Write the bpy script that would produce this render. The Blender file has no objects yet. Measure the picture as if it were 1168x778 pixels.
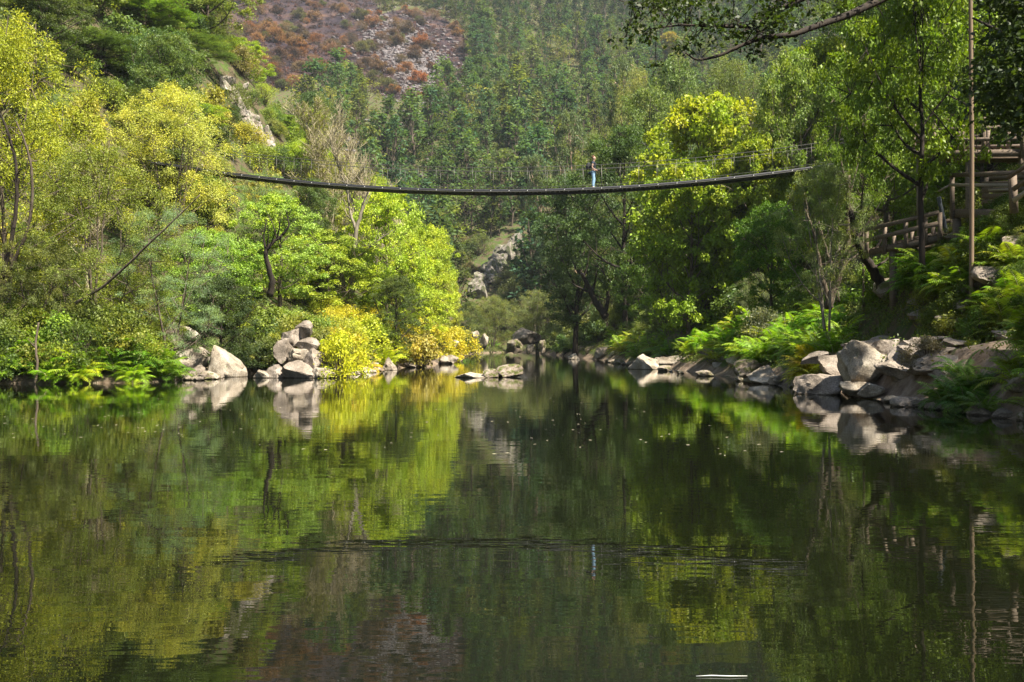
import bpy, math, random
import numpy as np
from mathutils import Vector, Quaternion, noise as mnoise
PI = math.pi
C = bpy.context.scene.collection
SC = bpy.context.scene

# ------------------------------------------------------------------ camera
CAMZ = 1.3
cam_d = bpy.data.cameras.new('camera')
cam_d.sensor_width = 36.0
cam_d.lens = 35.0
cam_d.clip_end = 4000
cam = bpy.data.objects.new('camera', cam_d)
C.objects.link(cam)
cam.location = (0, 0, CAMZ)
FP, CX, HY = 1135.6, 584.0, 393.0            # focal length, centre and horizon in pixels of the 1168 x 778 photograph
cam.rotation_euler = (math.radians(90.2), 0, 0)
SC.camera = cam

# ------------------------------------------------------------------ sky, sun, exposure
SUN = Vector((0.74, -0.60, 0.0)).normalized()
EL = math.radians(55)
AZ = math.atan2(SUN.x, SUN.y)
w = bpy.data.worlds.new('World'); SC.world = w; w.use_nodes = True
nt = w.node_tree
sky = nt.nodes.new('ShaderNodeTexSky'); sky.sky_type = 'NISHITA'; sky.sun_disc = False
sky.sun_elevation = EL; sky.sun_rotation = AZ
nt.links.new(sky.outputs[0], nt.nodes['Background'].inputs[0])
nt.nodes['Background'].inputs[1].default_value = 0.062
sd = bpy.data.lights.new('sun', 'SUN'); sd.energy = 5.0; sd.angle = math.radians(0.6); sd.color = (1.0, 0.93, 0.80)
so = bpy.data.objects.new('sun', sd); C.objects.link(so)
tosun = Vector((SUN.x*math.cos(EL), SUN.y*math.cos(EL), math.sin(EL)))
so.rotation_euler = tosun.to_track_quat('Z', 'Y').to_euler(); so.location = tosun*200
SC.view_settings.view_transform = 'Standard'; SC.view_settings.look = 'None'
SC.view_settings.gamma = 1.0; SC.view_settings.use_curve_mapping = False
SC.view_settings.exposure = 1.72
SC.render.engine = 'CYCLES'
SC.cycles.use_denoising = True
SC.cycles.max_bounces = 6; SC.cycles.diffuse_bounces = 3; SC.cycles.glossy_bounces = 2
SC.cycles.transmission_bounces = 3; SC.cycles.volume_bounces = 0
SC.cycles.caustics_reflective = False; SC.cycles.caustics_refractive = False

# ------------------------------------------------------------------ helpers
def tag(o, label=None, cat=None, group=None, kind=None):
    if label: o['label'] = label
    if cat: o['category'] = cat
    if group: o['group'] = group
    if kind: o['kind'] = kind
    return o

def mesh_np(name, V, F, mats, midx=None, attr=None, smooth=False):
    """V (n,3); F list of int arrays, each (m,3) or (m,4); midx / attr per face"""
    me = bpy.data.meshes.new(name)
    V = np.asarray(V, np.float32)
    F = [np.asarray(f, np.int32) for f in F if len(f)]
    nf = sum(len(f) for f in F); nl = sum(f.size for f in F)
    me.vertices.add(len(V)); me.vertices.foreach_set('co', V.ravel())
    me.loops.add(nl); me.loops.foreach_set('vertex_index', np.concatenate([f.ravel() for f in F]))
    tot = np.concatenate([np.full(len(f), f.shape[1], np.int32) for f in F])
    st = np.concatenate([[0], np.cumsum(tot)[:-1]]).astype(np.int32)
    me.polygons.add(nf); me.polygons.foreach_set('loop_start', st); me.polygons.foreach_set('loop_total', tot)
    if smooth is True: me.polygons.foreach_set('use_smooth', np.ones(nf, bool))
    elif smooth is not False: me.polygons.foreach_set('use_smooth', np.asarray(smooth, bool))
    for m in mats: me.materials.append(m)
    if midx is not None: me.polygons.foreach_set('material_index', np.asarray(midx, np.int32))
    if attr is not None:
        for k, a in attr.items():
            at = me.attributes.new(k, 'FLOAT', 'FACE'); at.data.foreach_set('value', np.asarray(a, np.float32))
    me.update(calc_edges=True)
    return me

def obj(name, me, parent=None, loc=None):
    o = bpy.data.objects.new(name, me); C.objects.link(o)
    if parent: o.parent = parent
    if loc is not None: o.location = loc
    return o

def empty(name, loc=(0,0,0), rz=0):
    o = bpy.data.objects.new(name, None); C.objects.link(o)
    o.empty_display_size = 0.3; o.location = loc; o.rotation_euler = (0,0,rz)
    return o

class MB:
    """collects tubes, boxes and quads, builds ONE mesh"""
    def __init__(s): s.V=[]; s.Q=[]; s.T=[]; s.n=0; s.qa=[]
    def add(s, V, Q=None, T=None):
        V = np.asarray(V, float)
        if Q is not None and len(Q): s.Q.append(np.asarray(Q)+s.n)
        if T is not None and len(T): s.T.append(np.asarray(T)+s.n)
        s.V.append(V); s.n += len(V)
    def tube(s, P, R, k=6, cap=True):
        P = np.asarray(P, float); R = np.asarray(R, float)*np.ones(len(P)); n = len(P)
        t = np.gradient(P, axis=0); t /= np.linalg.norm(t, axis=1)[:,None]+1e-9
        up = np.array([0,0,1.]) if abs(t[:,2]).mean() < .8 else np.array([1.,0,0])
        a = np.cross(t, up); a /= np.linalg.norm(a, axis=1)[:,None]+1e-9
        b = np.cross(t, a)
        th = np.arange(k)*2*PI/k
        V = (P[:,None]+R[:,None,None]*(np.cos(th)[None,:,None]*a[:,None]+np.sin(th)[None,:,None]*b[:,None])).reshape(-1,3)
        i = np.arange(n-1)[:,None]*k; j = np.arange(k)[None]; j2 = (j+1)%k
        Q = np.stack([i+j, i+j2, i+k+j2, i+k+j], -1).reshape(-1,4)
        T = None
        if cap:
            V = np.vstack([V, P[0], P[-1]]); m = n*k; jj = np.arange(k)
            T = np.vstack([np.stack([(jj+1)%k, jj, np.full(k,m)],1), np.stack([jj+(n-1)*k, (jj+1)%k+(n-1)*k, np.full(k,m+1)],1)])
        s.add(V, Q, T)
    def box(s, c, d, rz=0, ax=None):
        """centre, full size, optional rotation about z, or a 3x3 axis matrix"""
        v = np.array([[x,y,z] for x in (-.5,.5) for y in (-.5,.5) for z in (-.5,.5)])*np.array(d)
        if ax is not None: v = v@np.asarray(ax)
        else:
            cs, sn = math.cos(rz), math.sin(rz); v = np.stack([v[:,0]*cs-v[:,1]*sn, v[:,0]*sn+v[:,1]*cs, v[:,2]],1)
        s.add(v+np.array(c), [[0,1,3,2],[4,6,7,5],[0,4,5,1],[2,3,7,6],[0,2,6,4],[1,5,7,3]])
    def beam(s, p, q, wd, ht):
        """a rectangular beam from p to q"""
        p = np.array(p,float); q = np.array(q,float); d = q-p; L = np.linalg.norm(d); x = d/L
        y = np.cross([0,0,1.], x)
        if np.linalg.norm(y) < 1e-3: y = np.array([0,1.,0])
        y /= np.linalg.norm(y); z = np.cross(x, y)
        s.box((p+q)/2, (L, wd, ht), ax=np.array([x,y,z]))
    def mesh(s, name, mats, smooth=False):
        F = []
        if s.Q: F.append(np.vstack(s.Q))
        if s.T: F.append(np.vstack(s.T))
        return mesh_np(name, np.vstack(s.V), F, mats, smooth=smooth)

# ------------------------------------------------------------------ materials
def mat(name):
    m = bpy.data.materials.new(name); m.use_nodes = True
    return m, m.node_tree, m.node_tree.nodes, m.node_tree.links, m.node_tree.nodes['Principled BSDF']
def N(nodes, t, **kw):
    n = nodes.new(t)
    for k, v in kw.items():
        if hasattr(n, k): setattr(n, k, v)
        else: n.inputs[k].default_value = v
    return n
def ramp(nodes, stops):
    r = nodes.new('ShaderNodeValToRGB'); e = r.color_ramp.elements
    while len(e) < len(stops): e.new(0.5)
    for x, (p, c) in zip(e, stops): x.position = p; x.color = (*c, 1)
    return r

def leaf_material(name, trans=0.35, use_obj=True, col=(0.1,0.15,0.03), second=(1.28,1.12,0.6), rough=0.5):
    m, t, n, l, p = mat(name)
    at = N(n,'ShaderNodeAttribute', attribute_name='v')
    cl = N(n,'ShaderNodeAttribute', attribute_name='c')
    if use_obj:
        base = N(n,'ShaderNodeObjectInfo').outputs['Color']
    else:
        rgb = N(n,'ShaderNodeRGB'); rgb.outputs[0].default_value = (*col,1); base = rgb.outputs[0]
    # leaf to leaf tone
    mr = N(n,'ShaderNodeMapRange'); mr.inputs['To Min'].default_value = .62; mr.inputs['To Max'].default_value = 1.42
    l.new(at.outputs['Fac'], mr.inputs['Value'])
    if 'far' in name: mr.inputs['To Min'].default_value = .8; mr.inputs['To Max'].default_value = 1.2
    mul = N(n,'ShaderNodeVectorMath', operation='SCALE'); l.new(base, mul.inputs[0]); l.new(mr.outputs[0], mul.inputs['Scale'])
    # clump to clump hue
    sec = N(n,'ShaderNodeVectorMath', operation='MULTIPLY'); sec.inputs[1].default_value = second
    l.new(mul.outputs[0], sec.inputs[0])
    mx = N(n,'ShaderNodeMix', data_type='RGBA')
    mc = N(n,'ShaderNodeMapRange'); mc.inputs['From Min'].default_value = .35; mc.inputs['From Max'].default_value = 1.0
    l.new(cl.outputs['Fac'], mc.inputs['Value']); l.new(mc.outputs[0], mx.inputs['Factor'])
    l.new(mul.outputs[0], mx.inputs['A']); l.new(sec.outputs[0], mx.inputs['B'])
    l.new(mx.outputs['Result'], p.inputs['Base Color'])
    p.inputs['Roughness'].default_value = rough; p.inputs['Specular IOR Level'].default_value = .25
    tr = N(n,'ShaderNodeBsdfTranslucent'); tm = N(n,'ShaderNodeVectorMath', operation='MULTIPLY'); tm.inputs[1].default_value = (1.35,1.45,.5)
    l.new(mx.outputs['Result'], tm.inputs[0]); l.new(tm.outputs[0], tr.inputs[0])
    ms = N(n,'ShaderNodeMixShader'); ms.inputs[0].default_value = trans
    l.new(p.outputs[0], ms.inputs[1]); l.new(tr.outputs[0], ms.inputs[2])
    l.new(ms.outputs[0], n['Material Output'].inputs['Surface'])
    return m

def rough_material(name, stops, scale=6, rough=.85, bump=.4, bd=.02, stretch=(1,1,1), detail=6, obj_mul=False):
    m, t, n, l, p = mat(name)
    tc = N(n,'ShaderNodeTexCoord'); mp = N(n,'ShaderNodeMapping'); mp.inputs['Scale'].default_value = stretch
    l.new(tc.outputs['Object'], mp.inputs[0])
    no = N(n,'ShaderNodeTexNoise'); no.inputs['Scale'].default_value = scale; no.inputs['Detail'].default_value = detail; no.inputs['Roughness'].default_value=.65
    l.new(mp.outputs[0], no.inputs['Vector'])
    r = ramp(n, stops); l.new(no.outputs['Fac'], r.inputs[0])
    out = r.outputs[0]
    if obj_mul:
        oi = N(n,'ShaderNodeObjectInfo'); v = N(n,'ShaderNodeVectorMath', operation='MULTIPLY')
        l.new(out, v.inputs[0]); l.new(oi.outputs['Color'], v.inputs[1]); out = v.outputs[0]
    l.new(out, p.inputs['Base Color'])
    n2 = N(n,'ShaderNodeTexNoise'); n2.inputs['Scale'].default_value = scale*3; n2.inputs['Detail'].default_value = 5
    l.new(mp.outputs[0], n2.inputs['Vector'])
    b = N(n,'ShaderNodeBump'); b.inputs['Strength'].default_value = bump; b.inputs['Distance'].default_value = bd
    l.new(n2.outputs['Fac'], b.inputs['Height']); l.new(b.outputs[0], p.inputs['Normal'])
    p.inputs['Roughness'].default_value = rough; p.inputs['Specular IOR Level'].default_value = .25
    return m

LEAF = leaf_material('leaf')
FARLEAF = leaf_material('far_tree_leaf', rough=.85)
FARLEAF.node_tree.nodes['Principled BSDF'].inputs['Specular IOR Level'].default_value = .05
FERN = leaf_material('fern_leaf', trans=.4, second=(1.4,1.12,.6))
BARK = rough_material('bark', [(.3,(.035,.025,.018)),(.55,(.11,.085,.06)),(.75,(.2,.17,.13))], 9, .9, .6, .02, (1,1,.25))
BARKP = rough_material('pale_bark', [(.3,(.10,.085,.06)),(.55,(.22,.19,.14)),(.75,(.33,.29,.22))], 9, .85, .5, .01, (1,1,.25))
BARKD = rough_material('dark_bark', [(.3,(.012,.010,.008)),(.6,(.04,.03,.022)),(.8,(.08,.065,.045))], 9, .9, .6, .02, (1,1,.25))
TWIG = rough_material('twig', [(.3,(.26,.22,.13)),(.7,(.44,.38,.25))], 9, .9, .2, .01)
PINK = rough_material('peeling_bark', [(.3,(.20,.12,.08)),(.6,(.38,.27,.19)),(.8,(.46,.38,.30))], 5, .8, .3, .01, (1,1,.2))
WOOD = rough_material('weathered_wood', [(.3,(.075,.055,.04)),(.55,(.165,.125,.09)),(.8,(.26,.205,.155))], 5, .8, .3, .004, (1,8,8))
WOODP = rough_material('pale_wood', [(.3,(.24,.20,.15)),(.7,(.42,.36,.28))], 5, .8, .3, .004, (1,8,8))
POLE = rough_material('pole_wood', [(.3,(.13,.09,.055)),(.7,(.23,.165,.105))], 6, .8, .4, .006, (4,4,.4))

def rock_material(name, a, b, c, lichen=(.12,.13,.06), lich=.62):
    m, t, n, l, p = mat(name)
    g = N(n,'ShaderNodeNewGeometry'); tc = N(n,'ShaderNodeTexCoord')
    n1 = N(n,'ShaderNodeTexNoise'); n1.inputs['Scale'].default_value = 1.6; n1.inputs['Detail'].default_value = 8; n1.inputs['Roughness'].default_value = .62
    l.new(g.outputs['Position'], n1.inputs['Vector'])
    r = ramp(n, [(.30,a),(.48,b),(.66,c)]); l.new(n1.outputs['Fac'], r.inputs[0])
    n2 = N(n,'ShaderNodeTexNoise'); n2.inputs['Scale'].default_value = 30; n2.inputs['Detail'].default_value = 3
    l.new(g.outputs['Position'], n2.inputs['Vector'])
    sp = N(n,'ShaderNodeMapRange'); sp.inputs['From Min'].default_value=.3; sp.inputs['From Max'].default_value=.7
    sp.inputs['To Min'].default_value=.65; sp.inputs['To Max'].default_value=1.3
    l.new(n2.outputs['Fac'], sp.inputs['Value'])
    v = N(n,'ShaderNodeVectorMath', operation='SCALE'); l.new(r.outputs[0], v.inputs[0]); l.new(sp.outputs[0], v.inputs['Scale'])
    n3 = N(n,'ShaderNodeTexNoise'); n3.inputs['Scale'].default_value = 2.7; n3.inputs['Detail'].default_value = 7; n3.inputs['Roughness'].default_value=.7
    l.new(tc.outputs['Object'], n3.inputs['Vector'])
    lr = N(n,'ShaderNodeMapRange'); lr.inputs['From Min'].default_value = lich; lr.inputs['From Max'].default_value = lich+.06
    l.new(n3.outputs['Fac'], lr.inputs['Value'])
    mx = N(n,'ShaderNodeMix', data_type='RGBA'); l.new(lr.outputs[0], mx.inputs['Factor']); l.new(v.outputs[0], mx.inputs['A']); mx.inputs['B'].default_value=(*lichen,1)
    # wet, dark band just above the water line
    sx = N(n,'ShaderNodeSeparateXYZ'); l.new(g.outputs['Position'], sx.inputs[0])
    ad = N(n,'ShaderNodeMath', operation='MULTIPLY_ADD'); ad.inputs[1].default_value = .12; l.new(n3.outputs['Fac'], ad.inputs[0]); ad.inputs[2].default_value=-.03
    lt = N(n,'ShaderNodeMath', operation='LESS_THAN'); l.new(sx.outputs['Z'], lt.inputs[0]); l.new(ad.outputs[0], lt.inputs[1])
    wet = N(n,'ShaderNodeMix', data_type='RGBA', blend_type='MULTIPLY'); l.new(lt.outputs[0], wet.inputs['Factor'])
    l.new(mx.outputs['Result'], wet.inputs['A']); wet.inputs['B'].default_value=(.35,.33,.3,1)
    l.new(wet.outputs['Result'], p.inputs['Base Color'])
    b1 = N(n,'ShaderNodeBump'); b1.inputs['Strength'].default_value=.7; b1.inputs['Distance'].default_value=.08
    n4 = N(n,'ShaderNodeTexNoise'); n4.inputs['Scale'].default_value=5; n4.inputs['Detail'].default_value=8; n4.inputs['Roughness'].default_value=.7
    l.new(tc.outputs['Object'], n4.inputs['Vector']); l.new(n4.outputs['Fac'], b1.inputs['Height']); l.new(b1.outputs[0], p.inputs['Normal'])
    p.inputs['Roughness'].default_value=.85; p.inputs['Specular IOR Level'].default_value=.2
    return m
ROCKL = rock_material('pale_granite', (.11,.088,.062),(.27,.225,.17),(.42,.37,.30))
ROCKB = rock_material('brown_granite', (.08,.065,.05),(.20,.165,.13),(.34,.285,.235))
ROCKG = rock_material('mossy_granite', (.07,.055,.04),(.19,.15,.11),(.33,.28,.23), (.09,.10,.025), .5)
ROCKF = rock_material('far_granite', (.20,.17,.16),(.40,.36,.33),(.58,.55,.52), (.14,.12,.08), .6)

# ------------------------------------------------------------------ the valley
SHORE = np.array([(-34,-70),(-26,0),(-22,22),(-17.5,33),(-13,33.6),(-12.2,34.6),(-15.6,41.5),(-14.5,44.5),(-10.2,44.5),(-9.4,41),(-7.5,40.0),(-7.1,41),(-7.3,46),(-6.5,52),(-4.9,68),
  (-4.0,79),(-5.4,100),(-6.5,128),(-4,150),(0,170),(3,165),(3.6,150),(5.0,130),(5.9,110),(7.4,85),(8.0,70),(8.7,58),(8.6,50),(8.8,42),(9.1,35),(9.05,30),(9.0,27),(8.8,25),
  (8.9,20),(8.8,15),(9.4,8),(12,-5),(16,-70)], float)
def shore_dist(P):
    P = np.asarray(P, float); d2 = np.full(len(P), 1e18); ins = np.zeros(len(P), bool)
    n = len(SHORE)
    for i in range(n):
        a = SHORE[i]; b = SHORE[(i+1)%n]; e = b-a
        t = np.clip(((P-a)@e)/(e@e), 0, 1); q = a+t[:,None]*e
        d2 = np.minimum(d2, ((P-q)**2).sum(1))
        c = ((a[1] > P[:,1]) != (b[1] > P[:,1])) & (P[:,0] < (b[0]-a[0])*(P[:,1]-a[1])/(b[1]-a[1]+1e-12)+a[0])
        ins ^= c
    d = np.sqrt(d2); d[ins] *= -1
    return d
def sstep(x, a, b):
    t = np.clip((x-a)/(b-a), 0, 1); return t*t*(3-2*t)
def wav(X, Y, s, ph):
    return (np.sin(X/s+ph)*np.cos(Y/s*1.13+ph*2.1)+.6*np.sin((X*.7+Y*.9)/s*1.9+ph*1.3)+.35*np.cos((X*1.1-Y*.6)/s*3.7+ph))/1.95
def ground(P):
    P = np.asarray(P, float).reshape(-1,2); X, Y = P[:,0], P[:,1]
    d = shore_dist(P); dp = np.maximum(d, 0)
    right = X > 0
    step = np.where(right,.35,.16)*(1-np.exp(-dp/.35))
    e_ = 2.5-.8*sstep(Y,23.3,26.5); led = .72*sstep(dp,.1,.9)+.13*dp+1.35*np.clip(dp-e_,0,1.5)+.68*np.maximum(dp-e_-1.5,0); gen = .55*np.minimum(dp,6)+.85*np.maximum(dp-6,0)
    lw = np.where(right, 1-sstep(Y,29,37), 0); near = led*lw+gen*(1-lw)
    near = np.where(right, near, near+.5*np.clip(dp-11,0,22)*sstep(Y,60,80))
    capd = np.where(right, 46., 40.)
    near = np.where(dp > capd, near-(.85-.42)*(dp-capd), near)
    # the left spur falls away behind the grove
    g = np.where(right, 1-.25*sstep(Y,110,190), 1-.55*sstep(Y,105,165))
    near = near*g
    far = .50*dp + 9*sstep(dp,30,120)*wav(X,Y,58,.7) + 4*sstep(dp,20,60)*wav(X,Y,23,2.2)
    wf = sstep(Y,120,215)
    z = step + near*(1-wf) + far*wf
    z += 6.5*np.exp(-((X+25.5)**2+(Y-97)**2)/(2*7.5**2)) + 5*np.exp(-((X-1)**2+(Y-212)**2)/(2*9.**2))
    z += sstep(dp,2,10)*(.55*wav(X,Y,3.3,.3)+.2*wav(X,Y,1.1,1.9)) + sstep(dp,.2,1.5)*.10*wav(X,Y,.8,.4)
    z = np.where(d < 0, -.02-1.6*sstep(-d,0,4), z)
    return z
def gz(x, y): return float(ground([[x,y]])[0])
def px_of(P):
    P = np.asarray(P, float); return CX+FP*P[:,0]/P[:,1], HY-FP*(P[:,2]-CAMZ)/P[:,1]
AUTO = []
def cname(c):
    r, g, b = c; l = .3*r+.6*g+.1*b
    tone = 'dark' if l < .085 else 'deep' if l < .13 else 'mid' if l < .19 else 'light' if l < .28 else 'bright'
    hue = 'rust brown' if r > g*1.25 else 'yellow' if r > g*.98 else 'yellow-green' if r > g*.82 else 'olive green' if r > g*.68 and b < g*.45 else 'grey-green' if b > g*.38 else 'green'
    return tone+' '+hue
def auto(o, noun, col, size=1.): AUTO.append((o, noun, col, size)); return o
def at(px, D, py=None):
    """the world point that stands D metres ahead under picture column px; z from the ground, or from picture row py"""
    x = (px-CX)/FP*D
    return Vector((x, D, gz(x, D) if py is None else CAMZ+(HY-py)/FP*D))
_T = np.concatenate([np.linspace(14,60,160), np.linspace(60.5,220,320), np.linspace(221,800,580)])
def hit(px, py):
    """where the sight line of picture point (px, py) meets the ground"""
    X = (px-CX)/FP*_T; Z = CAMZ+(HY-py)/FP*_T
    g = ground(np.stack([X,_T],1)); k = np.nonzero(g > Z)[0]
    if not len(k): return None
    i = k[0]; return Vector((X[i], _T[i], float(g[i])))

def build_terrain():
    def warp(a, b, c, n, s):   # dense near c
        u = np.linspace(np.arcsinh((a-c)/s), np.arcsinh((b-c)/s), n); return c+s*np.sinh(u)
    xs = warp(-620, 620, 0, 420, 22); ys = np.concatenate([np.linspace(-70,14,40), np.linspace(14.4,60,150), np.linspace(60.5,175,170), np.linspace(177,980,230)])
    XX, YY = np.meshgrid(xs, ys); P = np.stack([XX.ravel(), YY.ravel()],1); z = ground(P)
    V = np.column_stack([P, z]); nx, ny = len(xs), len(ys)
    i = np.arange(ny-1)[:,None]*nx; j = np.arange(nx-1)[None]
    Q = np.stack([i+j, i+j+1, i+nx+j+1, i+nx+j], -1).reshape(-1,4)
    m, t, n, l, p = mat('hillside')
    tc = N(n,'ShaderNodeTexCoord')
    def noi(s, d=8, r=.6):
        a = N(n,'ShaderNodeTexNoise'); a.inputs['Scale'].default_value=s; a.inputs['Detail'].default_value=d; a.inputs['Roughness'].default_value=r
        l.new(tc.outputs['Object'], a.inputs['Vector']); return a
    a = noi(.9,8,.68); r = ramp(n, [(.32,(.045,.035,.02)),(.46,(.095,.075,.045)),(.56,(.05,.075,.018)),(.70,(.09,.12,.03))]); l.new(a.outputs['Fac'], r.inputs[0])
    bu = N(n,'ShaderNodeAttribute', attribute_name='burnt'); ea = N(n,'ShaderNodeAttribute', attribute_name='earth')
    b = noi(.12,9,.7); rb = ramp(n, [(.36,(.014,.011,.015)),(.47,(.032,.023,.028)),(.56,(.06,.038,.034)),(.68,(.11,.065,.045))]); l.new(b.outputs['Fac'], rb.inputs[0])
    c = noi(2.2,9,.7); rc = ramp(n, [(.32,(.085,.06,.04)),(.5,(.19,.14,.10)),(.68,(.30,.24,.18))]); l.new(c.outputs['Fac'], rc.inputs[0])
    def mixf(att, A, B):
        nn = noi(1.4,5,.6); ad = N(n,'ShaderNodeMath', operation='ADD'); l.new(att.outputs['Fac'], ad.inputs[0]); l.new(nn.outputs['Fac'], ad.inputs[1])
        mr = N(n,'ShaderNodeMapRange'); mr.inputs['From Min'].default_value=.9; mr.inputs['From Max'].default_value=1.08; l.new(ad.outputs[0], mr.inputs['Value'])
        mx = N(n,'ShaderNodeMix', data_type='RGBA'); l.new(mr.outputs[0], mx.inputs['Factor']); l.new(A, mx.inputs['A']); l.new(B, mx.inputs['B']); return mx.outputs['Result']
    o1 = mixf(bu, r.outputs[0], rb.outputs[0]); o2 = mixf(ea, o1, rc.outputs[0])
    l.new(o2, p.inputs['Base Color']); p.inputs['Roughness'].default_value=.95; p.inputs['Specular IOR Level'].default_value=.1
    bp = N(n,'ShaderNodeBump'); bp.inputs['Strength'].default_value=.8; bp.inputs['Distance'].default_value=.15
    bn = noi(3.5,8,.7); l.new(bn.outputs['Fac'], bp.inputs['Height']); l.new(bp.outputs[0], p.inputs['Normal'])
    me = mesh_np('hillside', V, [Q], [m], smooth=True)
    with np.errstate(all='ignore'):
        px, py = px_of(np.column_stack([P[:,0], np.maximum(P[:,1],1), z]))
    burnt = burnt_mask(px, py, P[:,1])
    d = shore_dist(P)
    earth = sstep(P[:,0],7,9)*sstep(34-P[:,1],0,5)*sstep(2.5-.8*sstep(P[:,1],23.3,26.5)-d,-.3,.6)*(.75+.25*np.sign(np.sin(P[:,0]*3)*np.sin(P[:,1]*2.3)))*(d>0)+ .8*sstep(.5-np.abs(d),0,.3)
    for k, a_ in (('burnt',burnt),('earth',np.clip(earth,0,1))):
        at_ = me.attributes.new(k,'FLOAT','POINT'); at_.data.foreach_set('value', a_.astype(np.float32))
    o = obj('hillside', me); tag(o, kind='structure')
def burnt_mask(px, py, Y):
    a = sstep(1-(((px-325)/118)**2+((py-20)/88)**2),0,.35)
    b = sstep(1-(((px-465)/75)**2+((py-62)/56)**2),0,.3)
    return np.maximum(a,b)*(Y > 230)
build_terrain()

# water
def build_water():
    V = [(-60,-75,0),(40,-75,0),(40,185,0),(-60,185,0)]
    m, t, n, l, p = mat('river_water')
    p.inputs['Base Color'].default_value = (.004,.005,.002,1); p.inputs['Roughness'].default_value=.004
    p.inputs['IOR'].default_value = 1.47; p.inputs['Specular IOR Level'].default_value=.5
    tc = N(n,'ShaderNodeTexCoord')
    def wv(sc, st, det):
        mp = N(n,'ShaderNodeMapping'); mp.inputs['Scale'].default_value = st; l.new(tc.outputs['Object'], mp.inputs[0])
        a = N(n,'ShaderNodeTexNoise'); a.inputs['Scale'].default_value=sc; a.inputs['Detail'].default_value=det; a.inputs['Roughness'].default_value=.5
        l.new(mp.outputs[0], a.inputs['Vector']); return a.outputs['Fac']
    b1 = N(n,'ShaderNodeBump'); b1.inputs['Strength'].default_value=1; b1.inputs['Distance'].default_value=.0015; l.new(wv(3.0,(.45,1.3,1),3), b1.inputs['Height'])
    b2 = N(n,'ShaderNodeBump'); b2.inputs['Strength'].default_value=1; b2.inputs['Distance'].default_value=.003; l.new(wv(.5,(.5,1.4,1),1), b2.inputs['Height'])
    l.new(b1.outputs[0], b2.inputs['Normal']); l.new(b2.outputs[0], p.inputs['Normal'])
    o = obj('river', mesh_np('river', V, [[[0,1,2,3]]], [m])); tag(o, kind='structure')
build_water()

# ------------------------------------------------------------------ foliage builders
def leaves(rng, ctr, n, rad, size, asp=.5, flat=.65, droop=.2, upb=.5, c=None):
    """diamond leaves round clump centres ctr (m,3): n each. Returns V (.., 3), quads as two triangles folded, tone per face, clump tone per face"""
    m = len(ctr); K = m*n
    P = np.repeat(ctr, n, 0); cc = np.repeat(rng.random(m) if c is None else c, n)
    u = rng.normal(size=(K,3)); u /= np.linalg.norm(u,axis=1)[:,None]
    rr = np.repeat(rad*np.ones(m), n)*(rng.random(K)**.45)*(.75+.5*rng.random(K))
    off = u*rr[:,None]*np.array([1,1,flat]); P = P+off
    P[:,2] -= droop*(off[:,0]**2+off[:,1]**2)/(rad if np.isscalar(rad) else np.repeat(rad,n))
    ax = u*np.array([1,1,.5])+rng.normal(size=(K,3))*.7; ax[:,2] -= droop*1.2; ax /= np.linalg.norm(ax,axis=1)[:,None]
    nr = rng.normal(size=(K,3))*.75+u*.35+np.array([0,0,upb]); sd_ = np.cross(ax, nr); sd_ /= np.linalg.norm(sd_,axis=1)[:,None]+1e-9
    s = size*(.6+.8*rng.random(K))[:,None]; nn = np.cross(sd_, ax)
    fold = s*.12
    V = np.stack([P-ax*s*.5, P+sd_*s*asp*.5+nn*fold, P+ax*s*.5, P-sd_*s*asp*.5+nn*fold], 1).reshape(-1,3)
    F = np.arange(K*4, dtype=np.int32).reshape(-1,4)
    return V, F, rng.random(K), cc

def envelope(shape, t):
    t = np.clip(t,0,1)
    if shape == 'round': return np.sqrt(np.maximum(1-(2*t-1)**2,0))**.8
    if shape == 'cone': return np.minimum(1, t*5)**.5*(1-t)**.62*1.05
    if shape == 'vase': return (.35+.75*t)*np.sqrt(np.maximum(1-(np.maximum(t-.55,0)/.45)**2,0))
    if shape == 'egg': return np.sqrt(np.maximum(1-np.abs(2*t**.75-1)**2.2,0))
    return np.ones_like(t)

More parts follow.
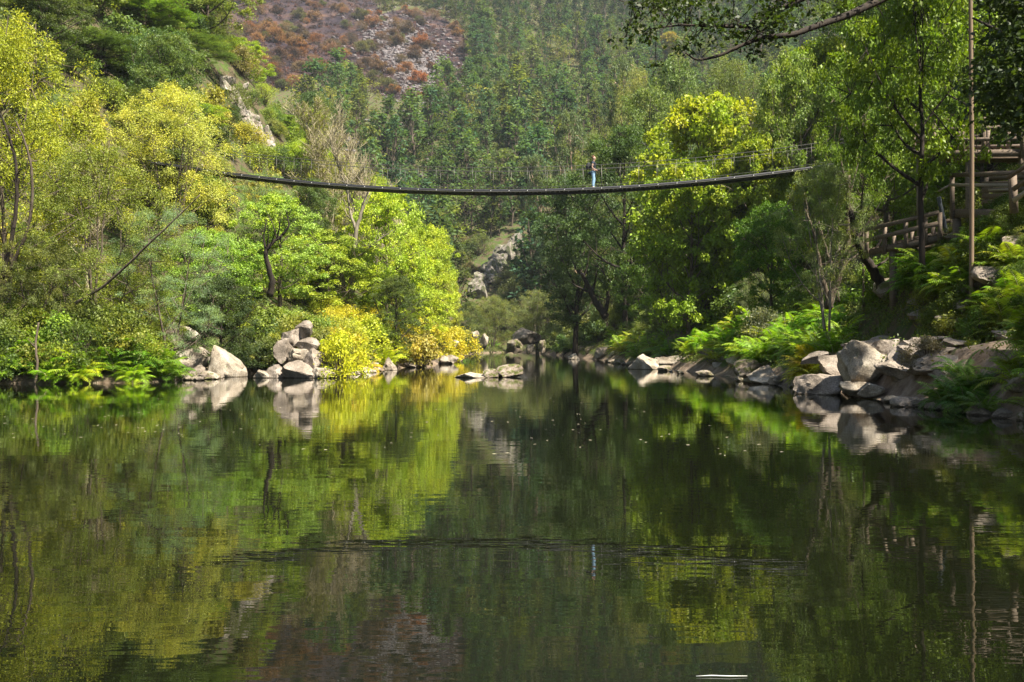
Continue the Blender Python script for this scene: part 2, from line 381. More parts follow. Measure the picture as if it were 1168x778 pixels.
def gen_tree(seed, H=10., cr=4., cb=.25, shape='round', nl=16, sub=3, ncl=150, lpc=160, clr=.65, ls=.12, asp=.5, droop=.25,
             stems=1, lean=0., tr=.16, wig=.25, wood=None, leafm=None, twig=.02, c_top=0., flat=.65, upb=.5):
    """returns (trunk mesh, crown mesh); base at the origin, H tall"""
    rng = np.random.default_rng(seed); mb = MB(); nodes = []; tips = []; ncl = int(ncl*1.3); clr *= .80; ls *= .93
    for s in range(stems):
        a0 = rng.random()*2*PI; sp = 0 if stems == 1 else cr*.38*(.5+rng.random())
        n = 10; tt = np.linspace(0,1,n)
        hx = .86*H*(1 if stems == 1 else .75+.25*rng.random())
        w_ = np.cumsum(rng.normal(size=(n,2))*wig*H/60, 0); w_ -= w_[0]
        base = np.array([math.cos(a0), math.sin(a0)])*(0 if stems == 1 else .12)
        P = np.column_stack([base[0]+w_[:,0]+math.cos(a0)*sp*tt**1.3+lean*H*tt**1.4, base[1]+w_[:,1]+math.sin(a0)*sp*tt**1.3, hx*tt])
        P[0,2] = -.4
        R = (tr if stems == 1 else tr*.62)*(1-tt*.86)**.9; R[0] *= 1.35
        mb.tube(P, R, 8)
        L = max(3, nl//stems)
        for k in range(L):
            t = cb*.85+(1-cb*.85)*((k+.5)/L)**.9; t = min(t,.97)
            i = t*(n-1); f = int(min(i,n-2)); p0 = P[f]+(P[f+1]-P[f])*(i-f); r0 = R[f]*.55
            az = k*2.4+rng.random()*.9+s
            te = t+.10+.16*rng.random(); tc = (te*H/H-cb)/(1-cb)
            rad = cr*envelope(shape, np.array([min(max(tc,.05),.97)]))[0]*(.55+.35*rng.random())
            e = np.array([lean*H*te*.9+math.cos(az)*rad*(1 if stems==1 else .8)+(P[f,0]-lean*H*t)*.3, math.sin(az)*rad+(P[f,1])*.3, min(te,1.0)*H*.97])
            q = np.linspace(0,1,6)[:,None]
            mid = (p0+e)/2+np.array([0,0,-.06*H*rng.random()])+rng.normal(size=3)*.12*rad
            B = (1-q)**2*p0+2*q*(1-q)*mid+q*q*e
            rb = np.linspace(r0, .018, 6); mb.tube(B, rb, 5, False); nodes += list(B[2:]); tips.append(e)
            for j in range(sub):
                b0 = B[2+j%3]; dv = (e-p0); dv = dv/np.linalg.norm(dv)+rng.normal(size=3)*.75; dv /= np.linalg.norm(dv)
                e2 = b0+dv*rad*(.35+.35*rng.random()); e2[2] += .04*H*rng.random()
                m2 = (b0+e2)/2+rng.normal(size=3)*.08*rad
                B2 = (1-q[::2])**2*b0+2*q[::2]*(1-q[::2])*m2+q[::2]**2*e2
                mb.tube(B2, np.linspace(rb[2]*.6,.012,3), 4, False); nodes += list(B2[1:]); tips.append(e2)
    nodes = np.array(nodes); tips = np.array(tips)
    # clumps: most sit round the branch tips, some fill the envelope
    got = []; tries = 0; lob = rng.random(8)*2*PI
    while len(got) < ncl and tries < 40*ncl:
        tries += 1
        if rng.random() < .6:
            q = tips[rng.integers(len(tips))]+rng.normal(size=3)*cr*.16
        else:
            t = rng.random()**.85; az = rng.random()*2*PI
            r_ = cr*envelope(shape, np.array([t]))[0]*(rng.random()**.4)
            q = np.array([lean*H*(cb+t*(1-cb))**1.3+math.cos(az)*r_, math.sin(az)*r_, H*(cb+t*(1-cb))])
        t = (q[2]/H-cb)/(1-cb)
        if t < -.03 or t > 1.0: continue
        az = math.atan2(q[1], q[0]-lean*H*(q[2]/H)); rr = math.hypot(q[0]-lean*H*(q[2]/H), q[1])
        lim = cr*envelope(shape, np.array([max(t,.04)]))[0]*(1+.17*math.sin(3*az+lob[0]+4*t)+.13*math.sin(5*az-7*t+lob[1]))
        if rr > lim: continue
        got.append(q)
    ctr = np.array(got)
    for q in ctr:
        dd = ((nodes-q)**2).sum(1); a = nodes[dd.argmin()]
        m_ = (a+q)/2+rng.normal(size=3)*.05
        mb.tube(np.array([a,m_,q]), [twig, twig*.75, twig*.3], 3, False)
    cc = rng.random(len(ctr))
    if c_top: cc = np.clip(cc*.5+c_top*((ctr[:,2]/H-.45)/.55).clip(0,1)+.25*(rng.random(len(ctr))-.5),0,1)
    V, F, v, c = leaves(rng, ctr, lpc, clr*(.6+.7*rng.random(len(ctr))), ls, asp, flat, droop, upb, cc)
    return mb.mesh('trunk', [wood or BARK], smooth=True), mesh_np('crown', V, [F], [leafm or LEAF], attr={'v':v,'c':c})

def gen_bare(seed, H=12, cr=2.6, wood=None, nleaf=2600):
    rng = np.random.default_rng(seed); mb = MB(); tips = []; tr = MB()
    def br(p, d, L, r, lev, m):
        n = 5 if lev < 2 else 3
        P = [p]; dd = d.copy()
        for i in range(n-1):
            dd = dd+rng.normal(size=3)*(.10 if lev == 0 else .16); dd[2] += .10 if lev else .03; dd /= np.linalg.norm(dd); P.append(P[-1]+dd*L/(n-1))
        P = np.array(P); m.tube(P, np.linspace(r, r*.45, n), 6 if lev == 0 else (4 if lev == 1 else 3), False)
        if lev >= 3: tips.append(P[-1]); tips.append(P[1]); return
        K = (30, 10, 8)[lev]
        for k in range(K):
            t = (.22 if lev == 0 else .15)+(.78 if lev == 0 else .82)*(k+rng.random())/K; i = min(int(t*(n-1)), n-2); q = P[i]+(P[i+1]-P[i])*(t*(n-1)-i)
            az = rng.random()*2*PI; sd = np.array([math.cos(az), math.sin(az), .55+.5*rng.random()]); e = sd*.75+dd*.55; e /= np.linalg.norm(e)
            LL = (cr*1.25*(1-.55*abs(t-.35)), L*.42, L*.5)[lev]*(.7+.5*rng.random())
            br(q, e, LL, max(r*(.42 if lev else .38)*(1-.5*t), 0.016), lev+1, mb)
    br(np.array([0,0,-.3]), np.array([.03,0,1.]), H, H*.013, 0, tr)
    tips = np.array(tips)
    V, F, v, c = leaves(rng, tips[rng.integers(len(tips), size=nleaf)], 5, .25, .085, .5, .8, .1)
    Q = np.vstack(mb.Q); W = np.vstack(mb.V)
    crown = mesh_np('crown', np.vstack([W, V]), [Q, F+len(W)], [TWIG, LEAF], midx=[0]*len(Q)+[1]*len(F), attr={'v':np.concatenate([np.zeros(len(Q)),v]),'c':np.concatenate([np.zeros(len(Q)),c])})
    return tr.mesh('trunk', [wood or TWIG], smooth=True), crown

def gen_far(seed, kind, nleaf=640, size=.42):
    """small one-mesh tree for far away, 10 m tall: trunk and leafy clumps"""
    rng = np.random.default_rng(seed); mb = MB(); n = 6; tt = np.linspace(0,1,n)
    w_ = np.cumsum(rng.normal(size=(n,2))*.12,0)
    top = .9 if kind == 'euc' else .6
    P = np.column_stack([w_, tt*10*top]); P[0,2] = -1
    mb.tube(P, .13*(1-.8*tt), 5, False)
    K = 26 if kind == 'euc' else 30; ctr = []
    for k in range(K):
        if kind == 'euc':
            t = .22+.78*rng.random(); r_ = 1.7*(1-t)**.55*(.35+.75*rng.random())+.1
        else:
            t = .2+.78*rng.random(); r_ = 3.1*math.sqrt(max(0,1-((t-.58)/.45)**2))*rng.random()**.4
        a = rng.random()*2*PI; ctr.append((w_[3,0]+r_*math.cos(a), w_[3,1]+r_*math.sin(a), t*10))
    ctr = np.array(ctr)
    for q in ctr:
        i = int(np.clip(q[2]/10/top*.7*(n-1),1,n-1)); mb.tube(np.array([P[i],(P[i]+q)/2+[0,0,-.1],q]), [.05,.035,.01], 3, False)
    V, F, v, c = leaves(rng, ctr, max(4,nleaf//K), (.62 if kind == 'euc' else .95)*(.7+.6*rng.random(K)), size, .5, 1.15 if kind=='euc' else .75, .15)
    W = np.vstack(mb.V); Q = np.vstack(mb.Q)
    return np.vstack([W,V]), Q, F+len(W), v, c

def gen_shrub(seed, ncl=40, lpc=90, ls=.09, asp=.45, clr=.32, droop=.2, wood=None, R=1.0, H=1.3):
    """one-metre-radius shrub, two meshes"""
    rng = np.random.default_rng(seed); mb = MB(); ctr = []
    for k in range(ncl):
        a = rng.random()*2*PI; t = rng.random()**.7; r_ = R*math.sqrt(max(.05,1-(t*1.0)**2.6))*rng.random()**.45
        q = np.array([math.cos(a)*r_, math.sin(a)*r_, H*(.10+.9*t)]); q[:2] *= 1+.25*math.sin(3*a+seed)
        ctr.append(q)
        mb.tube(np.array([[q[0]*.08,q[1]*.08,-.2],[q[0]*.5,q[1]*.5,q[2]*.62],q]), [.022,.014,.004], 3, False)
    ctr = np.array(ctr)
    V, F, v, c = leaves(rng, ctr, lpc, clr*(.7+.6*rng.random(len(ctr))), ls, asp, .75, droop)
    return mb.mesh('stem', [wood or BARK], smooth=True), mesh_np('foliage', V, [F], [LEAF], attr={'v':v,'c':c})

def gen_fern(seed, nf=17, L=1.15):
    rng = np.random.default_rng(seed); Vs=[]; Fs=[]; n=0; vv=[]; cc=[]; mb = MB()
    for k in range(nf):
        az = k*2.4+rng.random()*.6; len_ = L*(.7+.45*rng.random()); el = .55+.75*rng.random(); cv = rng.random()
        m = 20; t = np.linspace(0,1,m); ang = el-t**1.3*(1.0+.7*rng.random())
        ds = len_/m; r_ = np.cumsum(np.cos(ang))*ds; z = np.cumsum(np.sin(ang))*ds
        ca, sa = math.cos(az), math.sin(az)
        P = np.column_stack([r_*ca, r_*sa, z]); tg = np.gradient(P,axis=0); tg /= np.linalg.norm(tg,axis=1)[:,None]
        sd = np.array([-sa,ca,0.]); up = np.cross(tg, sd); up *= np.sign(up[:,2:3]+1e-6)
        mb.tube(P[::4], np.linspace(.010,.003,5), 3, False)
        for i in range(2,m):
            tt = t[i]; pl = len_*.30*(math.sin(PI*min(tt*1.05,1)**.75))**.8*(.85+.3*rng.random())+.02; wd = ds*.44
            for s in (-1,1):
                d = sd*s+tg[i]*.35; d /= np.linalg.norm(d); b = P[i]; e = b+d*pl-np.array([0,0,pl*.18])+up[i]*.0; mid = b+d*pl*.45+up[i]*pl*.05
                Vs += [b-tg[i]*wd*.9, mid-tg[i]*wd, e, mid+tg[i]*wd]; Fs.append([n,n+1,n+2,n+3]); n += 4
                vv.append(rng.random()); cc.append(cv)
    W = np.vstack(mb.V); Q = np.vstack(mb.Q); V = np.array(Vs); F = np.array(Fs)+len(W)
    return mesh_np('fern', np.vstack([W,V]), [Q,F], [TWIG,FERN], midx=[0]*len(Q)+[1]*len(F), attr={'v':[0]*len(Q)+vv,'c':[0]*len(Q)+cc})

# ------------------------------------------------------------------ tree stock (each kind modelled once, 10 m tall, 4 m crown radius)
STOCK = {}
def stock(key, *a, **k): STOCK[key] = ('tree', gen_tree(*a, **k))
stock('willow_a', 11, cb=.12, shape='round', stems=4, ncl=230, lpc=150, clr=.62, ls=.115, asp=.34, droop=.5, tr=.15, flat=.9)
stock('willow_b', 12, cb=.10, shape='egg', stems=5, ncl=230, lpc=150, clr=.60, ls=.11, asp=.34, droop=.45, tr=.13, flat=.9)
stock('mimosa', 13, cb=.15, shape='round', stems=2, ncl=210, lpc=210, clr=.55, ls=.09, asp=.22, droop=.2, tr=.14, flat=.5, upb=.9)
stock('alder_a', 14, cb=.16, shape='egg', ncl=210, lpc=130, clr=.62, ls=.15, asp=.62, droop=.25, tr=.17)
stock('alder_b', 15, cb=.12, shape='round', ncl=210, lpc=130, clr=.66, ls=.15, asp=.62, droop=.2, tr=.17, nl=20)
stock('oak_a', 16, cb=.20, shape='round', ncl=190, lpc=150, clr=.7, ls=.13, asp=.55, droop=.1, tr=.2, nl=18, wood=BARKD, flat=.5, upb=.8)
stock('oak_b', 17, cb=.15, shape='vase', ncl=200, lpc=150, clr=.7, ls=.13, asp=.55, droop=.1, tr=.2, nl=20, wood=BARKD, lean=.08, flat=.5, upb=.8)
MAPLE = leaf_material('maple_leaf', second=(1.65,1.18,.6))
stock('maple', 18, leafm=MAPLE, cb=.10, shape='round', ncl=210, lpc=110, clr=.7, ls=.19, asp=.75, droop=.25, tr=.18, c_top=.42, nl=20, upb=.8)
stock('pale_stem', 19, cb=.30, shape='round', ncl=190, lpc=130, clr=.62, ls=.10, asp=.45, droop=.25, stems=3, tr=.17, wood=BARKP)
stock('open_tree', 20, cb=.45, shape='egg', ncl=130, lpc=130, clr=.6, ls=.12, asp=.55, droop=.2, tr=.13, nl=14)
stock('dark_alder', 21, cb=.36, shape='egg', ncl=230, lpc=120, clr=.62, ls=.14, asp=.65, droop=.2, tr=.17, wood=BARKD, wig=.3)
stock('lean_gum', 22, cb=.55, shape='round', cr=2.4, ncl=60, lpc=110, clr=.55, ls=.2, asp=.3, droop=.5, tr=.22, nl=12, wood=PINK, lean=-.22)
stock('lean_gum_b', 23, cb=.5, shape='round', cr=2.2, ncl=55, lpc=110, clr=.55, ls=.2, asp=.3, droop=.5, tr=.2, nl=12, wood=PINK, lean=.06)
STOCK['bare_a'] = ('tree', gen_bare(31)); STOCK['bare_b'] = ('tree', gen_bare(32, 12, 2.3, BARKP, 350))
CRW = {'lean_gum':2.4,'lean_gum_b':2.2,'bare_a':3.3,'bare_b':3.0}; HTS = {'bare_a':13.5,'bare_b':13.5}

def put_tree(key, loc, H, W, col, label=None, group=None, cat='tree', rz=None, rng=random):
    """H height, W crown radius in metres"""
    tr, cr = STOCK[key][1]
    root = empty(NAMES[key], loc, rng.random()*2*PI if rz is None else rz)
    sx = W/CRW.get(key,4.); root.scale = (sx, sx, H/HTS.get(key,10.))
    a = obj('trunk', tr, root); b = obj('crown', cr, root); b.color = (*col,1)
    tag(root, label, cat, group)
    if group: auto(root, 'tree', col, H*.5)
    return root
NAMES = dict(willow_a='willow_tree', willow_b='willow_tree', mimosa='feathery_tree', alder_a='broadleaf_tree', alder_b='broadleaf_tree', oak_a='dense_tree', oak_b='dense_tree',
  maple='autumn_tree', pale_stem='pale_stemmed_tree', open_tree='slender_tree', dark_alder='dark_trunked_tree', lean_gum='leaning_gum_tree', lean_gum_b='tall_gum_tree', bare_a='bare_tree', bare_b='bare_tree')

random.seed(5)
def hero(key, px, D, top, hw, col, label, rz=None, dz=0):
    p = at(px, D); p.z += dz
    H = CAMZ+(HY-top)/FP*D-p.z
    return put_tree(key, p, max(H,2), hw/FP*D, col, label, rz=rz)
YG=(.30,.31,.045); 
HEROES = [
 # left bank, front to back
 ('willow_a', 8, 37, 22, 118, (.30,.33,.035), 'tall yellow-green willow at the left edge above the dark pool'),
 ('willow_b', 108, 36, 168, 92, (.18,.22,.04), 'olive many-stemmed willow right behind the waterside ferns'),
 ('mimosa', 195, 36.5, 235, 78, (.19,.28,.14), 'blue-green feathery tree spreading above the round pale boulders'),
 ('willow_a', 38, 35, 268, 62, (.17,.20,.07), 'low grey-green willow with a brown stem standing in the water edge'),
 ('mimosa', 65, 41, 190, 40, (.15,.24,.09), 'small blue-green feathery tree beside the tall yellow-green willow'),
 ('willow_b', 195, 52, 100, 88, (.42,.44,.10), 'pale yellow willow catching the light above the blue-green feathery tree'),
 ('bare_a', 100, 46, 150, 70, (.20,.18,.06), 'half bare brownish tree behind the olive willow'),
 ('alder_b', 240, 47, 262, 62, (.22,.34,.06), 'bright green leafy tree just below the left end of the footbridge'),
 ('oak_a', 252, 42, 318, 48, (.055,.085,.03), 'dark holly-like tree overhanging the round white boulder'),
 ('alder_a', 318, 50, 222, 62, (.26,.37,.07), 'light green leafy tree below the bridge near its crooked dark neighbour'),
 ('mimosa', 300, 60, 196, 46, (.20,.30,.13), 'grey-green feathery tree directly under the left end of the bridge deck'),
 ('oak_b', 352, 58, 205, 38, (.10,.15,.05), 'small round olive tree just under the deck left of the bare trees'),
 ('alder_b', 375, 56, 262, 62, (.30,.38,.06), 'lime green tree in front of the pale forked trunk'),
 ('bare_a', 378, 72, 112, 62, (.20,.21,.05), 'larger bare twiggy tree with greenish haze behind the bridge'),
 ('bare_b', 437, 68, 122, 56, (.20,.18,.06), 'bare brown twiggy tree with pale forked trunk behind the bridge'),
 ('alder_a', 440, 60, 215, 58, (.32,.42,.05), 'yellow-green tree rising to the deck beside the pale forked trunk'),
 ('alder_b', 488, 73, 258, 40, (.34,.42,.05), 'bright yellow-green tree at the end of the left bank'),
 ('alder_a', 470, 63, 290, 50, (.34,.42,.05), 'low yellow tree above the yellow waterside bushes'),
 ('oak_a', 452, 54, 316, 36, (.085,.12,.035), 'dark round tree among the bright yellow-green ones'),
 ('alder_a', 505, 82, 312, 24, (.30,.33,.06), 'little yellow-green tree on the tip of the left bank'),
 ('willow_b', 150, 37, 312, 62, (.25,.31,.04), 'yellow-olive willow low over the ferns left of the boulders'),
 # left slope above
 ('oak_a', 118, 68, 42, 76, (.085,.13,.04), 'dark green dome-shaped oak high above the pale yellow willow'),
 ('oak_b', 45, 66, -5, 72, (.12,.16,.06), 'grey-green oak behind the top of the tall yellow-green willow'),
 ('alder_b', 165, 78, 20, 62, (.12,.20,.035), 'mid green tree next to the dome-shaped oak on the left slope'),
 ('oak_a', 225, 86, 42, 52, (.10,.155,.05), 'blue-grey oak at the skyline of the left slope beneath the burnt hill'),
 ('oak_b', 130, 92, -40, 70, (.07,.12,.03), 'dark oak at the very top of the frame above the left slope'),
 ('alder_b', 210, 98, -28, 60, (.09,.16,.03), 'deep green tree at the top of the frame touching the burnt hill'),
 ('alder_a', 272, 104, 44, 38, (.24,.33,.04), 'small lime tree with yellowing leaves below the burnt hill'),
 ('alder_b', 228, 74, 118, 34, (.25,.34,.05), 'lime green tree just left of the pale slanting rock face'),
 ('alder_a', 330, 99, 132, 28, (.17,.26,.05), 'green tree to the right of the pale slanting rock face'),
 ('alder_b', 345, 88, 160, 32, (.27,.36,.04), 'bright lime bush-like tree between the rock face and the bare tree'),
 ('oak_a', 355, 118, 108, 36, (.08,.13,.05), 'dark rounded tree behind the top of the greenish bare tree'),
 # right side
 ('maple', 808, 60, 112, 86, (.25,.33,.03), 'big lime tree with orange-yellow top on the right bank behind the bridge'),
 ('maple', 786, 56, 186, 66, (.20,.29,.025), 'lime tree with a golden shoulder under the bridge on the right bank'),
 ('alder_a', 835, 57, 205, 58, (.17,.26,.025), 'deep green tree under the deck in front of the lime tree'),
 ('maple', 858, 55, 158, 56, (.22,.30,.03), 'lime tree merging into the right side of the big orange-topped one'),
 ('oak_b', 655, 92, 196, 72, (.07,.115,.045), 'large dark grey-green tree leaning over the far water'),
 ('oak_a', 712, 84, 148, 66, (.075,.125,.035), 'tall dark green tree behind the standing person'),
 ('willow_a', 690, 99, 150, 46, (.17,.21,.06), 'soft olive tree just behind the standing person'),
 ('oak_b', 728, 118, 104, 62, (.12,.17,.045), 'rounded olive tree on the right slope above the person'),
 ('alder_a', 752, 72, 258, 50, (.08,.14,.03), 'dark green tree low beside the golden-shouldered lime tree'),
 ('willow_b', 838, 92, 70, 68, (.13,.17,.055), 'grey-olive tree above the orange-topped lime tree'),
 ('alder_b', 775, 125, 66, 44, (.13,.19,.05), 'green tree beneath the small orange tree on the right slope'),
 ('willow_a', 725, 150, 82, 34, (.26,.28,.08), 'pale yellow-olive tree up the right slope'),
 ('maple', 935, 59, 48, 62, (.19,.28,.03), 'tall green tree with clear yellow top near the bridge end'),
 ('pale_stem', 900, 57, 112, 82, (.16,.20,.075), 'silvery tree with several pale stems at the right bridge end'),
 ('pale_stem', 945, 31, 186, 64, (.18,.23,.09), 'shorter silvery tree with pale stems rising from the ferns'),
 ('open_tree', 985, 34, 60, 52, (.14,.22,.03), 'slender tree with a straight grey trunk before the bridge end'),
 ('dark_alder', 1050, 27.6, -75, 102, (.13,.20,.02), 'tall tree with straight dark trunk beside the wooden walkway'),
 ('oak_a', 1128, 38, -70, 74, (.05,.08,.018), 'very dark dense tree behind the straight tan pole'),
 ('alder_a', 1010, 40, 60, 82, (.14,.22,.03), 'leafy green tree behind the straight dark trunk'),
 ('alder_b', 1120, 38, 90, 70, (.10,.17,.025), 'green tree behind the upper wooden deck'),
 ('alder_b', 880, 44, 232, 50, (.08,.16,.02), 'low dark green tree beneath the silvery tree at the bridge end'),
 ('alder_a', 905, 55, 60, 56, (.17,.24,.05), 'olive tree behind the yellow-topped tree'),
 ('oak_a', 985, 58, -20, 70, (.10,.15,.03), 'dark tree at the top of the frame behind the slender grey trunk'),
 ('oak_b', 1062, 52, -60, 80, (.08,.13,.025), 'dark tree high on the right slope behind the dark trunk'),
 ('willow_b', 760, 62, 302, 32, (.13,.17,.08), 'small grey-green waterside willow near the dead brushwood'),
 ('willow_a', 862, 48, 312, 26, (.16,.19,.11), 'silvery rounded waterside bush-tree behind the ferns'),
 # centre, beyond the end of the water
 ('willow_b', 560, 138, 338, 38, (.17,.20,.07), 'pale olive tree at the far end of the pool under the cracked cliff'),
 ('willow_a', 612, 142, 332, 40, (.18,.21,.09), 'grey-green tree at the far end of the pool in the middle'),
 ('alder_b', 582, 226, 250, 24, (.07,.12,.045), 'small dark tree on top of the cracked cliff'),
 ('oak_a', 632, 172, 262, 32, (.055,.09,.04), 'dark tree between the cracked cliff and the large leaning tree'),
 ('alder_a', 536, 150, 344, 18, (.10,.14,.05), 'narrow dark green tree at the foot of the cracked cliff'),
 ('lean_gum', 722, 178, 62, 30, (.13,.17,.07), 'tall bare-stemmed gum leaning left with pinkish trunk'),
 ('lean_gum', 700, 186, 96, 24, (.13,.17,.07), 'second pinkish gum leaning left beneath the tallest one'),
 ('lean_gum_b', 655, 182, 128, 24, (.12,.16,.07), 'straight pale-trunked gum above the person and bridge'),
 ('lean_gum', 628, 190, 178, 22, (.11,.15,.06), 'leaning gum low behind the bridge handrail left of the person'),
 ('lean_gum_b', 570, 226, 170, 20, (.12,.16,.07), 'thin pale gum behind the middle of the bridge'),
]
for h_ in HEROES: hero(*h_)
_p = hit(763, 84); put_tree('maple', _p, 46/FP*_p.y, 15/FP*_p.y, (.27,.25,.05), 'small orange-yellow tree alone on the dark far slope')

# ------------------------------------------------------------------ fill of the slopes near by: real trees and shrubs over the whole bank
SHR = [gen_shrub(s, ls=l_, asp=a_) for s, l_, a_ in ((41,.085,.5),(42,.075,.3),(43,.10,.6))]
def put_shrub(loc, r, h, col, label, group, rz=None, name='shrub', k=None, cat='shrub'):
    st, fo = SHR[random.randrange(3) if k is None else k]
    root = empty(name, loc, random.random()*2*PI if rz is None else rz); root.scale = (r, r, h/1.45)
    obj('stem', st, root); f = obj('foliage', fo, root); f.color = (*col,1)
    tag(root, label, cat, group)
    if group: auto(root, name.replace('_',' '), col, h*.5)
    return root
def jit(c, a=.25):
    k = 1+random.uniform(-a,a); return (c[0]*k*(1+random.uniform(-.15,.2)), c[1]*k, c[2]*k)
taken = [(o.location.x, o.location.y) for o in C.objects if o.get('category') == 'tree']
def free(x, y, r): return all((x-a)**2+(y-b)**2 > r*r for a, b in taken)
def seen(x, y, z, m=80):
    if y < 12: return False
    u = CX+FP*x/y; v = HY-FP*(z-CAMZ)/y
    return -m < u < 1168+m and v > -60
random.seed(9)
n_ = 0
ZONES = []
for _ in range(6000):
    if n_ > 235: break
    y = random.uniform(34,200); x = random.choice((-1,1))*random.uniform(4,95)
    if abs(x) > y*.60: continue
    d = float(shore_dist([[x,y]])[0])
    if d < 5 or not free(x,y,4.2+y*.008): continue
    z = gz(x,y)
    if not seen(x,y,z+4): continue
    u = CX+FP*x/y; v = HY-FP*(z+5-CAMZ)/y
    if x > 0 and y < 46 and u > 960 and d < 9: continue
    if 500 < u < 738 and y > 105: continue
    if 770 < u < 985 and y < 55: continue
    if x < 0 and 240 < u < 335 and y > 62 and v < 205: continue
    taken.append((x,y)); n_ += 1
    if x < 0:
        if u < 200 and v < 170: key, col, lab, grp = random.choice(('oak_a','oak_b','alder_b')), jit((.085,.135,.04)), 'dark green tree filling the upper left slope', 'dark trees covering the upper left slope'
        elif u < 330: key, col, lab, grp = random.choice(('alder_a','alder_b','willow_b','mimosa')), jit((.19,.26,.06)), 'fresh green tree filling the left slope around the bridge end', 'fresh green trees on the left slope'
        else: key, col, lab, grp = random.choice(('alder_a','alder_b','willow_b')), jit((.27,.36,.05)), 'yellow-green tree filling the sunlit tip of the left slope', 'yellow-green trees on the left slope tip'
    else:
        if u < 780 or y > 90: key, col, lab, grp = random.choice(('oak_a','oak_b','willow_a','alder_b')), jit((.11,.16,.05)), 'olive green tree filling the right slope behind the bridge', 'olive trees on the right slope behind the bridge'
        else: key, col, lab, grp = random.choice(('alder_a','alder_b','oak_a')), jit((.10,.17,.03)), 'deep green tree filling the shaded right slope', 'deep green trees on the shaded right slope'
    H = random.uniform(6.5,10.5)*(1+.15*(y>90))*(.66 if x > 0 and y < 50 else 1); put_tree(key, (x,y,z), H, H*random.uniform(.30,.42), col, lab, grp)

# shaded slope beside and behind the camera on the right: tall trees that stand outside the frame and shade the near bank
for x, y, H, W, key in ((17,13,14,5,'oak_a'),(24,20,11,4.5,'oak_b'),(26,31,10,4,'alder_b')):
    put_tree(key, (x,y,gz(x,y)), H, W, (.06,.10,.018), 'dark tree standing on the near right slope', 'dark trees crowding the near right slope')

random.seed(21)
n_ = 0
for _ in range(4000):
    if n_ > 170: break
    y = 30+90*random.random()**1.4; x = random.choice((-1,1))*random.uniform(3,60)
    if abs(x) > y*.58: continue
    d = float(shore_dist([[x,y]])[0])
    if d < 1.4 or d > 22: continue
    z = gz(x,y)
    if x > 0 and y < 40 and d < 6: continue
    u = CX+FP*x/y
    if x < 0 and y < 46 and d < 4 and 190 < u < 375: continue
    r = random.uniform(.9,1.9); n_ += 1
    if x < 0: col, lab, grp = jit(random.choice(((.18,.23,.05),(.25,.28,.05),(.11,.16,.05)))), 'bushy undergrowth shrub filling the left bank under the trees', 'shrubs under the trees of the left bank'
    else: col, lab, grp = jit(random.choice(((.10,.16,.03),(.07,.12,.03),(.14,.18,.05)))), 'bushy undergrowth shrub filling the right bank under the trees', 'shrubs under the trees of the right bank'
    put_shrub((x,y,z-.1), r, r*random.uniform(1.2,2.0), col, lab, grp)

random.seed(22)
n_ = 0
for _ in range(5000):
    if n_ > 110: break
    y = random.uniform(55,125); x = -random.uniform(18,62)
    d = float(shore_dist([[x,y]])[0]); z = gz(x,y); u = CX+FP*x/y; v = HY-FP*(z-CAMZ)/y
    if d < 11 or not (-20 < u < 400) or v < -30: continue
    r = random.uniform(1.2,2.6)
    if 250 < u < 322 and 90 < v < 190: r *= .55
    n_ += 1
    put_shrub((x,y,z-.2), r, r*random.uniform(1.1,1.7), jit(random.choice(((.12,.17,.045),(.17,.22,.05),(.08,.12,.04),(.19,.2,.08)))), 'bush covering the upper left slope', 'bushes covering the upper left slope', name='slope_bush')
